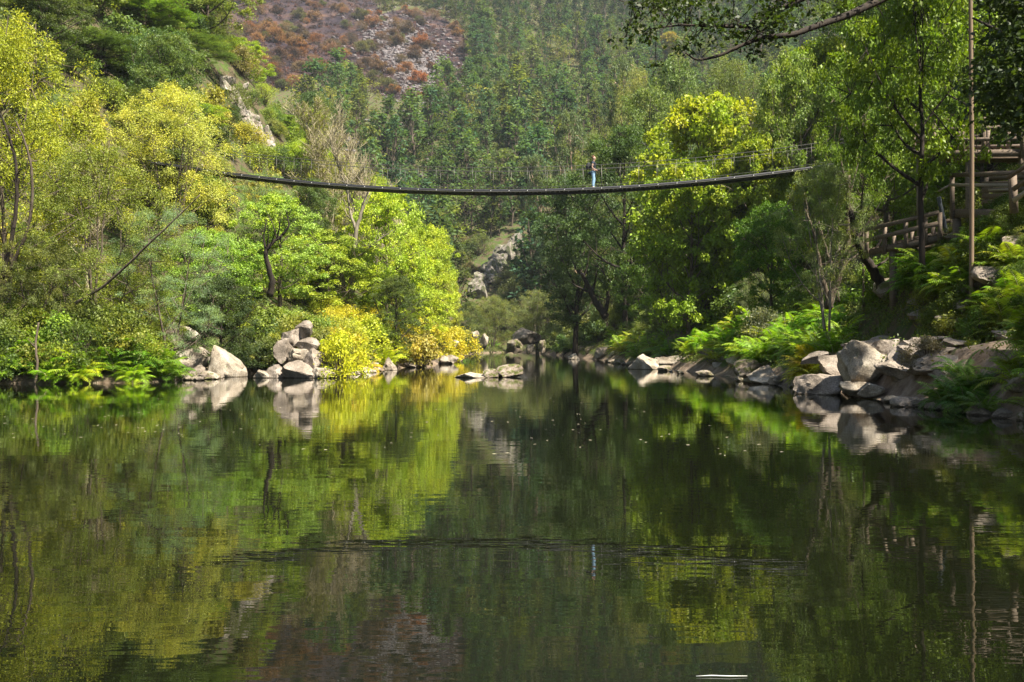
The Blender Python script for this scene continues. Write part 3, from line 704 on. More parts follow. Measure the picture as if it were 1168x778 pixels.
# ------------------------------------------------------------------ far hillside
FAR = {'euc':[gen_far(60+i,'euc') for i in range(4)], 'rnd':[gen_far(70+i,'rnd',680,.42) for i in range(3)]}
FARM = {k:[mesh_np('far_tree', V, [Q,F], [BARK, FARLEAF], midx=[0]*len(Q)+[1]*len(F), attr={'v':np.concatenate([np.zeros(len(Q)),v]),'c':np.concatenate([np.zeros(len(Q)),c])}) for V,Q,F,v,c in L] for k, L in FAR.items()}
def far_forest():
    rng = np.random.default_rng(77)
    pts = []
    n = 26000
    Y = 168+(620-168)*rng.random(n)**.75; X = (rng.random(n)*2-1)*.56*Y
    P = np.column_stack([X,Y]); d = shore_dist(P); z = ground(P)
    px, py = px_of(np.column_stack([P,z]))
    bm = np.maximum(np.maximum(burnt_mask(px, py, Y), burnt_mask(px, py-16, Y)), burnt_mask(px, py-32, Y))
    ok = (d > 4) & (py > -55) & (bm < .35)
    ok &= ~((px > 528) & (px < 604) & (py > 272) & (Y < 226))
    cell = {}
    cand = np.nonzero(ok)[0]
    for i in cand:
        s = 3.6+.007*Y[i]; xr = X[i]*.83+Y[i]*.56; yr = -X[i]*.56+Y[i]*.83; k = (math.floor(xr/s+.35*math.sin(yr*.21)), math.floor(yr/s+.35*math.sin(xr*.17)))
        if k in cell: continue
        cell[k] = i
    idx = np.array(sorted(cell.values(), key=lambda i: Y[i]))
    # only what can be seen: test the sight line to the tree's top against the ground
    keep = []
    for i in idx:
        t = np.linspace(.25,.97,40)
        top = np.array([X[i],Y[i],z[i]+11])-np.array([0,0,CAMZ])
        L = np.column_stack([top[0]*t, top[1]*t]); g = ground(L)+np.where(L[:,1] < 160, 5, 0)
        if (g < CAMZ+top[2]*t).all(): keep.append(i)
    print('far trees', len(idx), len(keep))
    BV=[];BQ=[];BF=[];Bv=[];Bc=[];nv=0;tint=[]
    for q, i in enumerate(keep):
        yy = Y[i]; u, v_ = px[i], py[i]
        euc = rng.random() < (.8 if u > 400 else .45)
        k = 'euc' if euc else 'rnd'; j = rng.integers(len(FAR[k]))
        H = (rng.uniform(9,19) if euc else rng.uniform(7,14)); 
        if v_ > 150 and rng.random()<.4: H *= 1.15
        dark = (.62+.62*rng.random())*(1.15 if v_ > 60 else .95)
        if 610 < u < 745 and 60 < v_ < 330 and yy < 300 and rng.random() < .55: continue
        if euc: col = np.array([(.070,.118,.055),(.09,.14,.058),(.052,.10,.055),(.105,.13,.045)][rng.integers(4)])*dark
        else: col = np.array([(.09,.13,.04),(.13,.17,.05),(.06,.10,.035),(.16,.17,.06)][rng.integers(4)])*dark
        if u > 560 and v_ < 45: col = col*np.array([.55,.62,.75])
        if q < 290:
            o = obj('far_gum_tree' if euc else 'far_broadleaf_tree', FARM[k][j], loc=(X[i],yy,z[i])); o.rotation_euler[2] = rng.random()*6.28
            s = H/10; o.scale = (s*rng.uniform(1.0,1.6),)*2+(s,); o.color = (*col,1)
            w_ = 'upper' if v_ < 150 else 'lower'
            tag(o, f'{"narrow blue-green gum tree" if euc else "small round green tree"} on the {w_} far hillside behind the bridge', 'tree',
                f'{"gum" if euc else "broadleaf"} trees of the {w_} far hillside'); auto(o, 'far gum tree' if euc else 'far round tree', col, H*.5)
        else:
            V,Q,F,v,c = FAR[k][j]; a = rng.random()*6.28; s = H/10; sx = s*rng.uniform(1.0,1.6)
            W = V*np.array([sx,sx,s]); W = np.column_stack([W[:,0]*math.cos(a)-W[:,1]*math.sin(a)+X[i], W[:,0]*math.sin(a)+W[:,1]*math.cos(a)+yy, W[:,2]+z[i]])
            BV.append(W); BQ.append(Q+nv); BF.append(F+nv); Bv.append(v); Bc.append(c); nv += len(W)
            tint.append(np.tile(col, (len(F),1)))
    und = np.column_stack([X[cand],Y[cand],z[cand]])[rng.permutation(len(cand))[:9000]]; und = und[und[:,1] > 172]; und[:,2] += .8
    uV,uF,uv,uc = leaves(rng, und, 55, 2.2*(.5+.8*rng.random(len(und))), .62, .55, .75, .1)
    ut = np.repeat(np.array([(.07,.10,.03),(.11,.13,.035),(.05,.075,.025),(.14,.13,.05),(.12,.10,.06)])[rng.integers(5,size=len(und))]*(.5+.5*rng.random((len(und),1))), 55, 0)
    BV.append(uV); BF.append(uF+nv); Bv.append(uv); Bc.append(uc); tint.append(ut)
    nq = sum(map(len,BQ)); nf = sum(map(len,BF))
    # merged wood: the colour of each tree is stored with its leaves
    m = leaf_material('far_leaf', rough=.85); m.node_tree.nodes['Principled BSDF'].inputs['Specular IOR Level'].default_value = .05; n = m.node_tree.nodes; l = m.node_tree.links
    oi = [x for x in n if x.type == 'OBJECT_INFO'][0]; at_ = N(n,'ShaderNodeAttribute', attribute_name='tint')
    for lk in list(l):
        if lk.from_node == oi: s_ = lk.to_socket; l.remove(lk); l.new(at_.outputs['Color'], s_)
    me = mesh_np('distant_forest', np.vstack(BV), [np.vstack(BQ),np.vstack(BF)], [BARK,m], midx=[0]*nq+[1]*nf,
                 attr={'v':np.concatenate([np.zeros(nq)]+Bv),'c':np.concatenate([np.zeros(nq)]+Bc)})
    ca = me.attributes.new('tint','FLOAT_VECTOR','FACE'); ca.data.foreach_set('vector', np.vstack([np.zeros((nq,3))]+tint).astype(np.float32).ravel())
    o = obj('distant_forest', me); tag(o, kind='stuff', label='mixed gum forest covering the upper far hillside')
far_forest()

def scorched_scrub():
    rng = np.random.default_rng(15); c = []
    for _ in range(3200):
        p_ = hit(rng.uniform(205,545), rng.uniform(-30,118))
        if p_ is None or burnt_mask(*px_of(np.array([p_[:]])), np.array([p_.y]))[0] < .05: continue
        c.append(p_[:])
    c = np.array(c)+[0,0,.5]
    V,F,v,cc = leaves(rng, c, 60, 1.5*(.4+rng.random(len(c))), .5, .3, .7, 0)
    o = obj('scorched_scrub', mesh_np('scorched_scrub', V, [F], [leaf_material('scorched_leaf', .1, False, (.045,.032,.032), (3.4,1.8,1.0))], attr={'v':v,'c':cc})); tag(o, kind='stuff')
scorched_scrub()
# burnt slope: rust coloured dead shrubs, one by one
random.seed(33)
for k in range(230):
    if k < 165: u = random.gauss(325,64); v = random.uniform(-30,105)
    else: u = random.gauss(470,50); v = random.uniform(10,120)
    p = hit(u, v)
    if p is None or burnt_mask(np.array([u]),np.array([v]),np.array([p.y]))[0] < .1: continue
    r = random.uniform(1.6,4.4); col = random.choice(((.22,.10,.05),(.24,.13,.07),(.11,.065,.05),(.08,.055,.05),(.14,.09,.07),(.18,.11,.08),(.09,.10,.04)))
    put_shrub(p, r, r*1.35, jit(col,.2), 'rust brown scorched bush on the burnt slope at the top', 'scorched bushes on the burnt slope', name='scorched_bush', cat='bush')

# ------------------------------------------------------------------ haze
def build_haze():
    V = np.array([(x,y,z) for x in (-700,700) for y in (-90,1000) for z in (-4,560)], float)
    m = bpy.data.materials.new('haze'); m.use_nodes = True; n = m.node_tree.nodes; n.clear()
    out = n.new('ShaderNodeOutputMaterial'); v = n.new('ShaderNodeVolumePrincipled')
    v.inputs['Color'].default_value = (.80,.88,.95,1); v.inputs['Density'].default_value = .00014; v.inputs['Anisotropy'].default_value = .2
    m.node_tree.links.new(v.outputs[0], out.inputs['Volume'])
    o = obj('haze', mesh_np('haze', V, [[[0,1,3,2],[4,6,7,5],[0,4,5,1],[2,3,7,6],[0,2,6,4],[1,5,7,3]]], [m])); tag(o, kind='stuff')
build_haze()
# ------------------------------------------------------------------ rocks
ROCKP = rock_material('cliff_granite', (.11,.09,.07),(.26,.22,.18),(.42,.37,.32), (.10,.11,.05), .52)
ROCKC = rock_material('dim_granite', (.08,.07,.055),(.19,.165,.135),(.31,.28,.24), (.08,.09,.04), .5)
ROCKS = rock_material('scree_granite', (.05,.042,.042),(.12,.105,.105),(.22,.195,.19), (.10,.09,.06), .6)
def rock_mesh(seed, mats, cuts=9, sub=4, rough=.16, soft=.5):
    """unit boulder (radius about 1): a ball cut by random planes, then weathered"""
    import bmesh
    rng = np.random.default_rng(seed); bm = bmesh.new(); bmesh.ops.create_icosphere(bm, subdivisions=sub, radius=1)
    P = np.array([v.co[:] for v in bm.verts])
    for k in range(cuts):
        d = rng.normal(size=3); d /= np.linalg.norm(d); h = (.34 if cuts > 11 else .46)+.38*rng.random(); s = P@d
        P -= np.outer(np.maximum(s-h,0)*(1-.08*soft), d)
    N0 = P/np.linalg.norm(P,axis=1)[:,None]
    for i, v in enumerate(bm.verts):
        q = Vector(P[i])*1.1+Vector((seed*3.1,seed*1.7,0))
        f = mnoise.fractal(q, .9, 2.1, 5)*rough + mnoise.ridged_multi_fractal(q*1.6, 1, 2.2, 4, 1, 2)*rough*.16
        c = mnoise.noise(q*1.3); f -= .09*max(0,1-abs(c)*14)      # cracks
        P[i] += N0[i]*f
        v.co = P[i]
    me = bpy.data.meshes.new('boulder'); bm.to_mesh(me); bm.free()
    me.polygons.foreach_set('use_smooth', np.ones(len(me.polygons),bool))
    try: me.set_sharp_from_angle(angle=math.radians(32))
    except Exception: pass
    for m in mats: me.materials.append(m)
    return me
RK = {k:[rock_mesh(100+i+10*j, [m], cuts=(9,13,16,20)[i]) for i in range(4)] for j,(k,m) in enumerate((('L',ROCKL),('B',ROCKB),('G',ROCKG),('F',ROCKF),('P',ROCKP)))}
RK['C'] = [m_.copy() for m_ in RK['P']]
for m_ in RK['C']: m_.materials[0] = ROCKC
RK['R'] = [rock_mesh(501,[ROCKL],6,4,.12)]+[rock_mesh(502,[ROCKL],8,4,.14)]
random.seed(3)
def rock(px, D, top, wp, hp, k, label, group=None, tilt=.25, name='boulder', depth=None, i=None, cat='boulder'):
    me = RK[k][random.randrange(len(RK[k])) if i is None else i]
    wm = wp/FP*D; hm = hp/FP*D; z = CAMZ+(HY-top)/FP*D-hm/2; x = (px-CX)/FP*D
    o = obj(name, me, loc=(x, D, z)); dp = (wm*.85 if depth is None else depth)
    o.scale = (wm/1.75, dp/1.75, hm/1.75); o.rotation_euler = (random.uniform(-.1,.1), random.uniform(-tilt,tilt), random.uniform(-.35,.35))
    return tag(o, label, cat, group)
for a in [
 (257,40.3,396,44,54,'R','round white boulder standing in the water at the left bank',None,.1,'boulder',None,0),
 (215,42.3,385,66,52,'L','broad tan boulder behind the round white one',None,.05),
 (206,44.6,367,38,36,'R','pale boulder topmost of the left bank group under the dark shrub',None,.2),
 (190,39,415,36,24,'B','low brown rock at the left foot of the broad tan boulder',None,.2),
 (228,40,416,30,22,'B','small shadowed rock between the broad tan and round white boulders',None,.2),
 (349,40.5,360,27,30,'B','topmost rounded block of the rock heap on the left bank',None,.3),
 (333,40.5,375,30,24,'B','block on the upper left shoulder of the rock heap',None,.4),
 (354,40,380,30,26,'B','square block in the upper middle of the rock heap',None,.3),
 (340,39.5,390,36,30,'L','pale slanting block in the middle of the rock heap',None,.4),
 (360,39.3,396,30,30,'B','right-hand block halfway up the rock heap',None,.3),
 (324,40,385,32,34,'B','tan block on the outer left of the rock heap',None,.3),
 (342,38.9,407,48,40,'B','largest bottom block of the rock heap, touching the water',None,.25),
 (364,38.6,412,26,28,'L','pale pointed block at the right foot of the rock heap',None,.4),
 (374,38.7,421,20,18,'B','small flat stone ending the rock heap at the water',None,.2),
 (316,38.9,415,34,26,'B','low brown slab left of the rock heap at the waterline',None,.2),
 (298,38.8,421,22,16,'L','small pale stone at the waterline left of the rock heap',None,.2),
 (445,50.5,408,20,24,'L','white upright stone among the yellow ferns of the left bank',None,.3),
 (428,50.8,414,16,14,'B','small brown stone left of the white upright stone',None,.3),
 (510,67,403,22,16,'L','white stone near the tip of the left bank',None,.2),
 (497,67,402,14,17,'B','brown stone beside the white stone near the left bank tip',None,.2),
 (468,56,412,18,10,'B','flat brown stone at the waterline below the yellow bushes',None,.2),
 (516,74,386,14,12,'L','small pale stone in the yellow ferns at the left bank tip',None,.2),
 (540,39.3,424,46,12,'L','left flat slab of the little rock island in mid pool',None,.08),
 (557,39,422,22,15,'G','middle block of the little rock island in mid pool',None,.1),
 (577,39.6,417.5,38,19,'G','right pointed slab of the little rock island in mid pool',None,.12),
 (586,122,384,34,24,'G','large tilted boulder at the far end of the pool',None,.5),
 (600,126,374,30,20,'B','boulder behind the large tilted one at the far end',None,.3),
 (618,118,385,16,22,'G','dark upright rock at the right of the large tilted boulder',None,.3),
 (541,126,374,16,16,'L','pale rock at the far left corner of the pool',None,.3),
 (552,128,380,14,18,'L','second pale rock at the far left corner of the pool',None,.3),
 (604,105,388,14,20,'L','pale stone at the far waterline under green ferns',None,.3),
 (655,86,403,19,12,'L','lone pale stone standing clear of the right bank',None,.1),
 (672,95,396,18,10,'G','grey stone at the far right waterline behind the lone pale stone',None,.2),
 (688,84,395,20,14,'B','brown stone left of the ferns on the far right bank',None,.3),
 (700,80,400,16,14,'L','pale stone just left of the far ferns on the right bank',None,.2),
 (662,102,395,12,8,'G','smaller grey stone at the far right waterline',None,.2),
 (736,52.5,403,46,34,'L','large pale boulder standing in the water before the right bank',None,.15),
 (762,55,403,44,18,'L','long pale slab behind the large pale boulder in the water',None,.1),
 (748,58,402,26,14,'L','flat pale stone between the large pale boulder and the far ferns',None,.1),
 (790,53,402,34,18,'L','pale flat stone in front of the dead brushwood',None,.1),
 (807,50,402,22,16,'G','small dark grey stone in the middle of the right bank row',None,.2),
 (823,47,393,46,22,'B','long tilted slab rising behind the row of right bank stones',None,.4),
 (820,44,411,26,14,'L','white flat stone low in the water of the right bank row',None,.1),
 (838,41,405,28,18,'L','pale wedge stone of the right bank row',None,.3),
 (847,36.8,412,38,24,'G','rounded grey boulder beside the pinkish slab on the right bank',None,.2),
 (872,33.2,417,52,32,'L','broad pinkish pale slab at the waterline under the green ferns',None,.15),
 (884,31.8,424,24,20,'L','angular pale stone at the front of the broad pinkish slab',None,.2),
 (905,30,431,14,16,'G','small dark stone right of the broad pinkish slab',None,.2),
 (856,42,400,22,16,'B','small brown stone tucked under the green ferns',None,.3),
 (985,25.2,390,58,52,'R','big rounded grey boulder set in the brown bank ledge',None,.04,'boulder',None,0),
 (1040,24.2,391,92,66,'B','largest brown slanting boulder at the end of the bank ledge',None,.25,'boulder',2.0,1),
 (952,27,403,70,34,'B','brown cracked slab left of the big rounded grey boulder',None,.2),
 (940,26.2,424,60,34,'B','low brown stone shelf at the waterline left of the tan flat stones',None,.08),
 (970,24.6,431,44,20,'L','tan flat stone at the waterline below the rounded grey boulder',None,.06),
 (993,24,436,30,16,'L','second smaller tan flat stone at the waterline below the grey boulder',None,.1),
 (917,28.4,426,34,26,'B','brown stone where the ferns meet the stone shelf',None,.2),
 (1012,25.6,385,34,26,'B','dark brown block wedged between the grey and the slanting boulders',None,.3),
 (930,28.3,398,34,18,'B','brown block under the hanging yellow ferns',None,.3),
 (1082,22.2,402,80,26,'B','wide flat brown slab stepping down towards the near dark ferns',None,.06),
 (1056,23.2,414,60,24,'B','low flat brown slab at the right foot of the largest slanting boulder',None,.06),
 (1100,21.6,412,70,26,'B','broad brown shelf rock just above the near dark ferns',None,.05),
 (1020,25,431,50,20,'B','flat brown stone in the water edge below the dark brown block',None,.05),
 (1072,22.6,392,60,30,'B','flat brown slab on the path behind the largest slanting boulder',None,.1),
 (1120,21.8,394,70,24,'B','worn brown slab of the path above the near dark ferns',None,.08),
 (1115,18.6,455,26,30,'G','pointed dark stone under the near dark ferns',None,.4),
 (1142,17.6,461,24,24,'B','small brown stone at the near right waterline',None,.3),
 (1165,17,466,22,24,'G','dark stone at the right edge of the picture in the water',None,.3),
 (1095,26.5,362,60,40,'G','mossy boulder at the foot of the mossy slope behind the path',None,.3),
 (1148,25.5,328,66,52,'G','big mossy boulder on the slope at the right edge',None,.3),
 (1136,27,276,24,24,'G','squarish grey rock high on the mossy slope near the platform',None,.2),
 (1168,26,288,40,46,'G','tall mossy rock on the slope below the stair railing',None,.2),
 (1060,28.6,352,44,30,'G','mossy rock behind the large fern clump',None,.3),
 (1118,25.6,350,40,30,'B','cracked brown rock on the slope above the path',None,.3),
 (1030,31.5,318,70,26,'G','mossy stone slab under the wooden ramp',None,.05),
 (1040,30.5,306,38,12,'L','flat stone bench beside the foot of the dark trunk',None,.02),
 (940,33.5,372,26,18,'B','small reddish rock among the ferns below the pale stems',None,.3),
 (1008,28,380,34,14,'B','flat stone beside the grassy patch of the ledge',None,.1),
]: rock(*a)
random.seed(11)
_k = 0
for _ in range(4000):
    if _k > 48: break
    D = random.uniform(20.5,29); u = random.uniform(930,1180); x = (u-CX)/FP*D; d = float(shore_dist([[x,D]])[0])
    if not (.3 < d < 6): continue
    if D < 22.5 and d < 1.2: continue
    s = random.uniform(.10,.42)*(1.25 if d > 2 else 1); kx = 'B' if d < 2.6 else random.choice('GGB')
    o = obj('embedded_rock', RK[kx][random.randrange(4)], loc=(x,D,gz(x,D)+s*.12)); o.scale = (s*1.9,s*1.4,s*.6); o.rotation_euler = (random.uniform(-.2,.2),random.uniform(-.4,.4),random.random()*6); _k += 1
    tag(o, 'rough rock bedded in the slope of the near right bank', 'rock', 'rocks bedded in the near right bank'); auto(o, 'bedded rock', (.2,.15,.12) if kx == 'B' else None, s)
random.seed(12)
# pebbles and small stones along the waterline
for k in range(70):
    seg = random.choice(((7.75,34,7.75,50),(8.2,24.5,7.8,31),(7.3,52,7.3,80),(-7.4,38,-6.5,52),(-11.5,36,-11.4,39.5),(-6.4,52,-4.2,78),(8.9,17,8.3,25)))
    t = random.random(); x = seg[0]+(seg[2]-seg[0])*t+random.uniform(-.3,.6)*(1 if seg[0]>0 else -1); y = seg[1]+(seg[3]-seg[1])*t
    s = random.uniform(.10,.32)*(1+.01*y); kx = random.choice('LBG'); o = obj('stone', RK[kx][random.randrange(4)], loc=(x,y,max(gz(x,y),0)+s*.15))
    o.scale = (s*1.3,s,s*.6); o.rotation_euler = (0,random.uniform(-.3,.3),random.random()*6)
    side = 'right' if x > 0 else 'left'
    tag(o, f'small loose stone at the waterline of the {side} bank', 'stone', f'small stones along the {side} waterline'); auto(o, 'small stone', None, s)
# pale rock face on the left slope and cracked cliff at the far end
def cliff(u0, v0, u1, v1, D, wpx, n, kind, labels, grp, seed):
    random.seed(seed)
    for i in range(n):
        t = (i+.5)/n; u = u0+(u1-u0)*t+random.uniform(-.3,.3)*wpx; v = v0+(v1-v0)*t
        q = hit(u, v)
        if q is None or q.y > D+22: q = at(u, D)
        o = rock(u, q.y, v, wpx*random.uniform(.7,1.4), wpx*random.uniform(1.0,1.9), kind, labels, grp, .6, 'rock_slab', cat='rock')
        o.location = (q.x, q.y, q.z+.3*o.scale.z); auto(o, 'rock slab', None, 0)
cliff(256,102,314,186,92,19,24,'P','pale slab of the slanting rock face on the left slope','slabs of the pale rock face on the left slope',5)
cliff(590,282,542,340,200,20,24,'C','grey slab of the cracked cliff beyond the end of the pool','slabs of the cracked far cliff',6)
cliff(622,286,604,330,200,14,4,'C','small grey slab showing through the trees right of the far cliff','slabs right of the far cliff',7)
def scree():
    rng = np.random.default_rng(8); Vs=[]; Fs=[]; n=0
    _r = rock_mesh(300,[ROCKF],8,2,.25); base = np.array([v.co[:] for v in _r.vertices]); fc = np.array([list(p.vertices) for p in _r.polygons])
    for k in range(2600):
        t = rng.random(); u = 435+75*t+rng.normal()*16; v = 38+72*t+rng.normal()*17
        if k > 2200: u = rng.uniform(380,560); v = rng.uniform(0,250)
        p = hit(u, v)
        if p is None or p.y < 230: continue
        s = rng.uniform(.35,1.25); R = rng.normal(size=(3,3)); q,_ = np.linalg.qr(R)
        Vs.append((base@q)*s*np.array([1,1,.7])+np.array(p)); Fs.append(fc+n); n += len(base)
    o = obj('scree', mesh_np('scree', np.vstack(Vs), [np.vstack(Fs)], [ROCKS])); tag(o, kind='stuff', label='grey scree of broken stones on the far hillside')
scree()

# ------------------------------------------------------------------ ferns and waterside plants
FN = [gen_fern(200+i) for i in range(4)]
def fern(x, y, s, col, label, group=None, dz=0, tilt=0):
    o = obj('fern', random.choice(FN), loc=(x,y,gz(x,y)+dz)); o.scale = (s,s,s*random.uniform(1.0,1.45)); o.rotation_euler = (random.uniform(-.15,.15), tilt+random.uniform(-.15,.15), random.random()*6.28)
    o.color = (*col,1); tag(o, label, 'fern', group)
    if group: auto(o, 'fern', col, s*.4)
    return o
random.seed(40)
def fern_zone(n, u0, u1, D0, D1, d0, d1, s0, s1, cols, label, group, side=1):
    k = 0
    for _ in range(n*60):
        if k >= n: break
        D = random.uniform(D0,D1); u = random.uniform(u0,u1); x = (u-CX)/FP*D
        d = float(shore_dist([[x,D]])[0])
        if not d0 < d < d1: continue
        fern(x, D, random.uniform(s0,s1), jit(random.choice(cols),.2), label, group, 0); k += 1
G1 = [(.17,.30,.02),(.20,.33,.025),(.13,.25,.02),(.26,.35,.03)]
fern_zone(75,778,960,28.5,58,.4,4.2,.75,1.2,G1,'bright green fern in the fern bank behind the row of pale stones','ferns of the bright bank on the right')
fern_zone(14,885,935,27.5,31,.0,1.4,.7,1.0,[(.30,.33,.03),(.34,.33,.03)],'yellowing fern hanging over the brown stones','yellowing ferns over the brown stones')
fern_zone(30,684,775,58,88,.1,3.4,1.0,1.5,[(.20,.32,.03),(.16,.28,.03),(.25,.30,.04)],'green fern on the far right bank left of the pale boulder','ferns of the far right bank')
fern_zone(60,-20,186,33.0,37,-.2,1.5,.75,1.15,[(.16,.30,.02),(.22,.34,.025),(.10,.2,.02)],'green fern hanging over the dark water of the left bank','ferns along the left waterline')
fern_zone(40,368,525,38.5,76,-.2,2.4,.7,1.2,[(.36,.42,.03),(.42,.42,.03),(.28,.38,.03),(.40,.38,.05)],'yellow fern in the sunlit bank between the rock heap and the bank tip','yellow ferns of the sunlit left bank')
fern_zone(20,1000,1068,24.5,28.5,2.7,4.4,.8,1.15,[(.11,.22,.02),(.15,.27,.02)],'deep green fern in the large clump above the ledge','ferns of the large clump above the ledge')
fern_zone(28,1075,1168,22.6,27,2.5,3.9,.6,.9,[(.14,.24,.02),(.2,.28,.03)],'light green fern on the slope below the wooden platform','ferns below the wooden platform')
fern_zone(16,1068,1130,18.2,20.6,-.2,.9,.5,.75,[(.07,.15,.025),(.09,.18,.03)],'dark green fern hanging to the water at the near right','dark ferns at the near right waterline')
fern_zone(12,1145,1200,16,19,.1,1.6,.6,.9,[(.16,.26,.02),(.22,.28,.02)],'bright fern at the right edge of the picture above the water','bright ferns at the right edge')
fern_zone(12,620,690,100,128,.1,3,1.2,1.7,[(.14,.25,.03)],'green fern at the far end of the pool','ferns at the far end of the pool')
fern_zone(7,525,600,125,160,.1,3,1.3,1.9,[(.12,.22,.03)],'green fern under the tilted boulder at the far end','ferns under the far tilted boulder')

# shrubs leaning over the waterline
random.seed(41)
def shore_shrubs(u0,u1,D0,D1,n,d0,d1,r0,r1,cols,label,group,name='shrub'):
    k = 0
    for _ in range(n*60):
        if k >= n: break
        D = random.uniform(D0,D1); u = random.uniform(u0,u1); x = (u-CX)/FP*D; d = float(shore_dist([[x,D]])[0])
        if not d0 < d < d1: continue
        r = random.uniform(r0,r1); put_shrub((x,D,gz(x,D)-.05), r, r*random.uniform(1.2,1.9), jit(random.choice(cols),.2), label, group, name=name); k += 1
shore_shrubs(-10,172,33.2,38,44,.15,3,.7,1.2,[(.16,.2,.04),(.2,.27,.04),(.10,.14,.03)],'leafy bush behind the ferns of the left waterline','bushes behind the left waterline ferns','waterside_bush')
shore_shrubs(262,325,41,45,14,.1,4,.6,1.1,[(.06,.09,.03),(.12,.15,.04)],'dark bush between the white boulder and the rock heap','dark bushes between boulder and rock heap','waterside_bush')
shore_shrubs(300,392,41.5,49,26,.5,6,.7,1.2,[(.14,.18,.05),(.2,.25,.05),(.24,.28,.06)],'leafy bush on the bank right behind the rock heap','bushes behind the rock heap','waterside_bush')
shore_shrubs(372,528,38.5,78,40,.4,4,.8,1.5,[(.40,.42,.04),(.34,.38,.05),(.38,.38,.04),(.28,.34,.05)],'yellow bush of the sunlit left bank','yellow bushes of the sunlit left bank','yellow_bush')
shore_shrubs(530,700,95,165,34,.2,6,1.2,2.4,[(.14,.18,.06),(.18,.2,.08),(.10,.15,.05)],'grey-green bush round the far end of the pool','bushes round the far end of the pool','far_bush')
shore_shrubs(700,900,42,90,30,2.2,6,.8,1.5,[(.10,.17,.03),(.14,.18,.06),(.2,.24,.08)],'green bush above the ferns of the right bank','bushes above the ferns of the right bank')
shore_shrubs(930,1050,31.5,36,16,3.4,9,.6,1.1,[(.09,.16,.02),(.13,.2,.03)],'low green bush around the wooden walkway','low bushes around the wooden walkway','low_bush')
shore_shrubs(1000,1180,22,29,60,2.0,6.5,.3,.6,[(.08,.13,.02),(.12,.15,.03)],'small mossy bush on the slope above the path','small bushes on the slope above the path','mossy_bush')
random.seed(44)
for _ in range(75):
    u = random.uniform(500,640); v = random.uniform(285,385); q = hit(u, v)
    if q is None or q.y < 168 or q.y > 240: continue
    if abs(u-(590-(v-282)*.83)) < 24 and v < 352: continue
    r = random.uniform(1.4,3.2); put_shrub((q.x,q.y,q.z-.3), r, r*random.uniform(1.1,1.9), jit(random.choice(((.09,.12,.045),(.12,.14,.06),(.065,.095,.035),(.15,.15,.07)))), 'bush on the slope beyond the end of the pool', 'bushes on the slope beyond the pool', name='far_bush')
# yellow bush and dry bush with their own look
for u, D, r, h, col, lab in ((388,39.2,1.0,2.2,(.42,.45,.03),'bright yellow bush right beside the rock heap'),
   (222,39.6,.55,.9,(.16,.18,.06),'dry grassy bush between the two pale boulders'),
   (872,40,1.0,1.8,(.22,.24,.17),'silver-grey bush above the bright fern bank'),
   (478,57,1.4,2.4,(.38,.33,.09),'pinkish-yellow bush above the flat brown stone'),
   (520,76,1.6,2.6,(.44,.40,.05),'golden bush on the outermost tip of the left bank'),
   (1058,22.4,.5,.8,(.20,.17,.12),'dry brown tuft beside the largest slanting boulder')):
    p = at(u, D); put_shrub(p, r, h, col, lab, None)

# ground cover: leaves, grass and litter nobody could count
def ground_cover():
    rng = np.random.default_rng(50); n = 60000
    Y = 17+110*rng.random(n)**1.5; X = (rng.random(n)*2-1)*.56*Y; P = np.column_stack([X,Y]); d = shore_dist(P)
    ok = (d > .25) & (d < np.where(X < 0, 34, 20)) & ~((X > 0) & (Y < 28.5) & (d < 1.9) & (rng.random(n) < .93))
    P = P[ok][:11000]; z = ground(P); c = np.column_stack([P, z+.08+.22*rng.random(len(P))])
    V, F, v, cc = leaves(rng, c, 30, .36, .085, .4, .6, .1)
    mats = [leaf_material('cover_leaf', .3, False, (.10,.15,.03), (1.5,1.0,.7))]
    o = obj('ground_cover', mesh_np('ground_cover', V, [F], mats, attr={'v':v,'c':cc})); tag(o, kind='stuff')
    # grass on the ledge and along the mossy slope
    n = 26000; D = rng.uniform(21.5,31,n); u = rng.uniform(900,1200,n); X = (u-CX)/FP*D; P = np.column_stack([X,D]); d = shore_dist(P)
    pat = wav(X*1.0, D*1.0, .55, .9)
    ok = (d > 1.3) & (d < 8) & (pat > (.05 if True else 0)); P = P[ok]; z = ground(P); m = len(P)
    a = rng.random(m)*6.28; h = rng.uniform(.05,.16,m); wd = .008; b = np.column_stack([P,z]); ln = np.column_stack([np.cos(a),np.sin(a),np.zeros(m)])
    sdv = np.column_stack([-np.sin(a),np.cos(a),np.zeros(m)])*wd
    V = np.stack([b-sdv, b+sdv, b+ln*(h*.35)[:,None]+np.array([0,0,1])*(h*.6)[:,None]+sdv*.7, b+ln*h[:,None]*.9+np.array([0,0,1])*h[:,None]],1).reshape(-1,3)
    o = obj('grass', mesh_np('grass', V, [np.arange(m*4).reshape(-1,4)], [leaf_material('grass_blade', .3, False, (.12,.18,.03), (1.6,1.1,.8))], attr={'v':rng.random(m),'c':rng.random(m)})); tag(o, kind='stuff')
ground_cover()

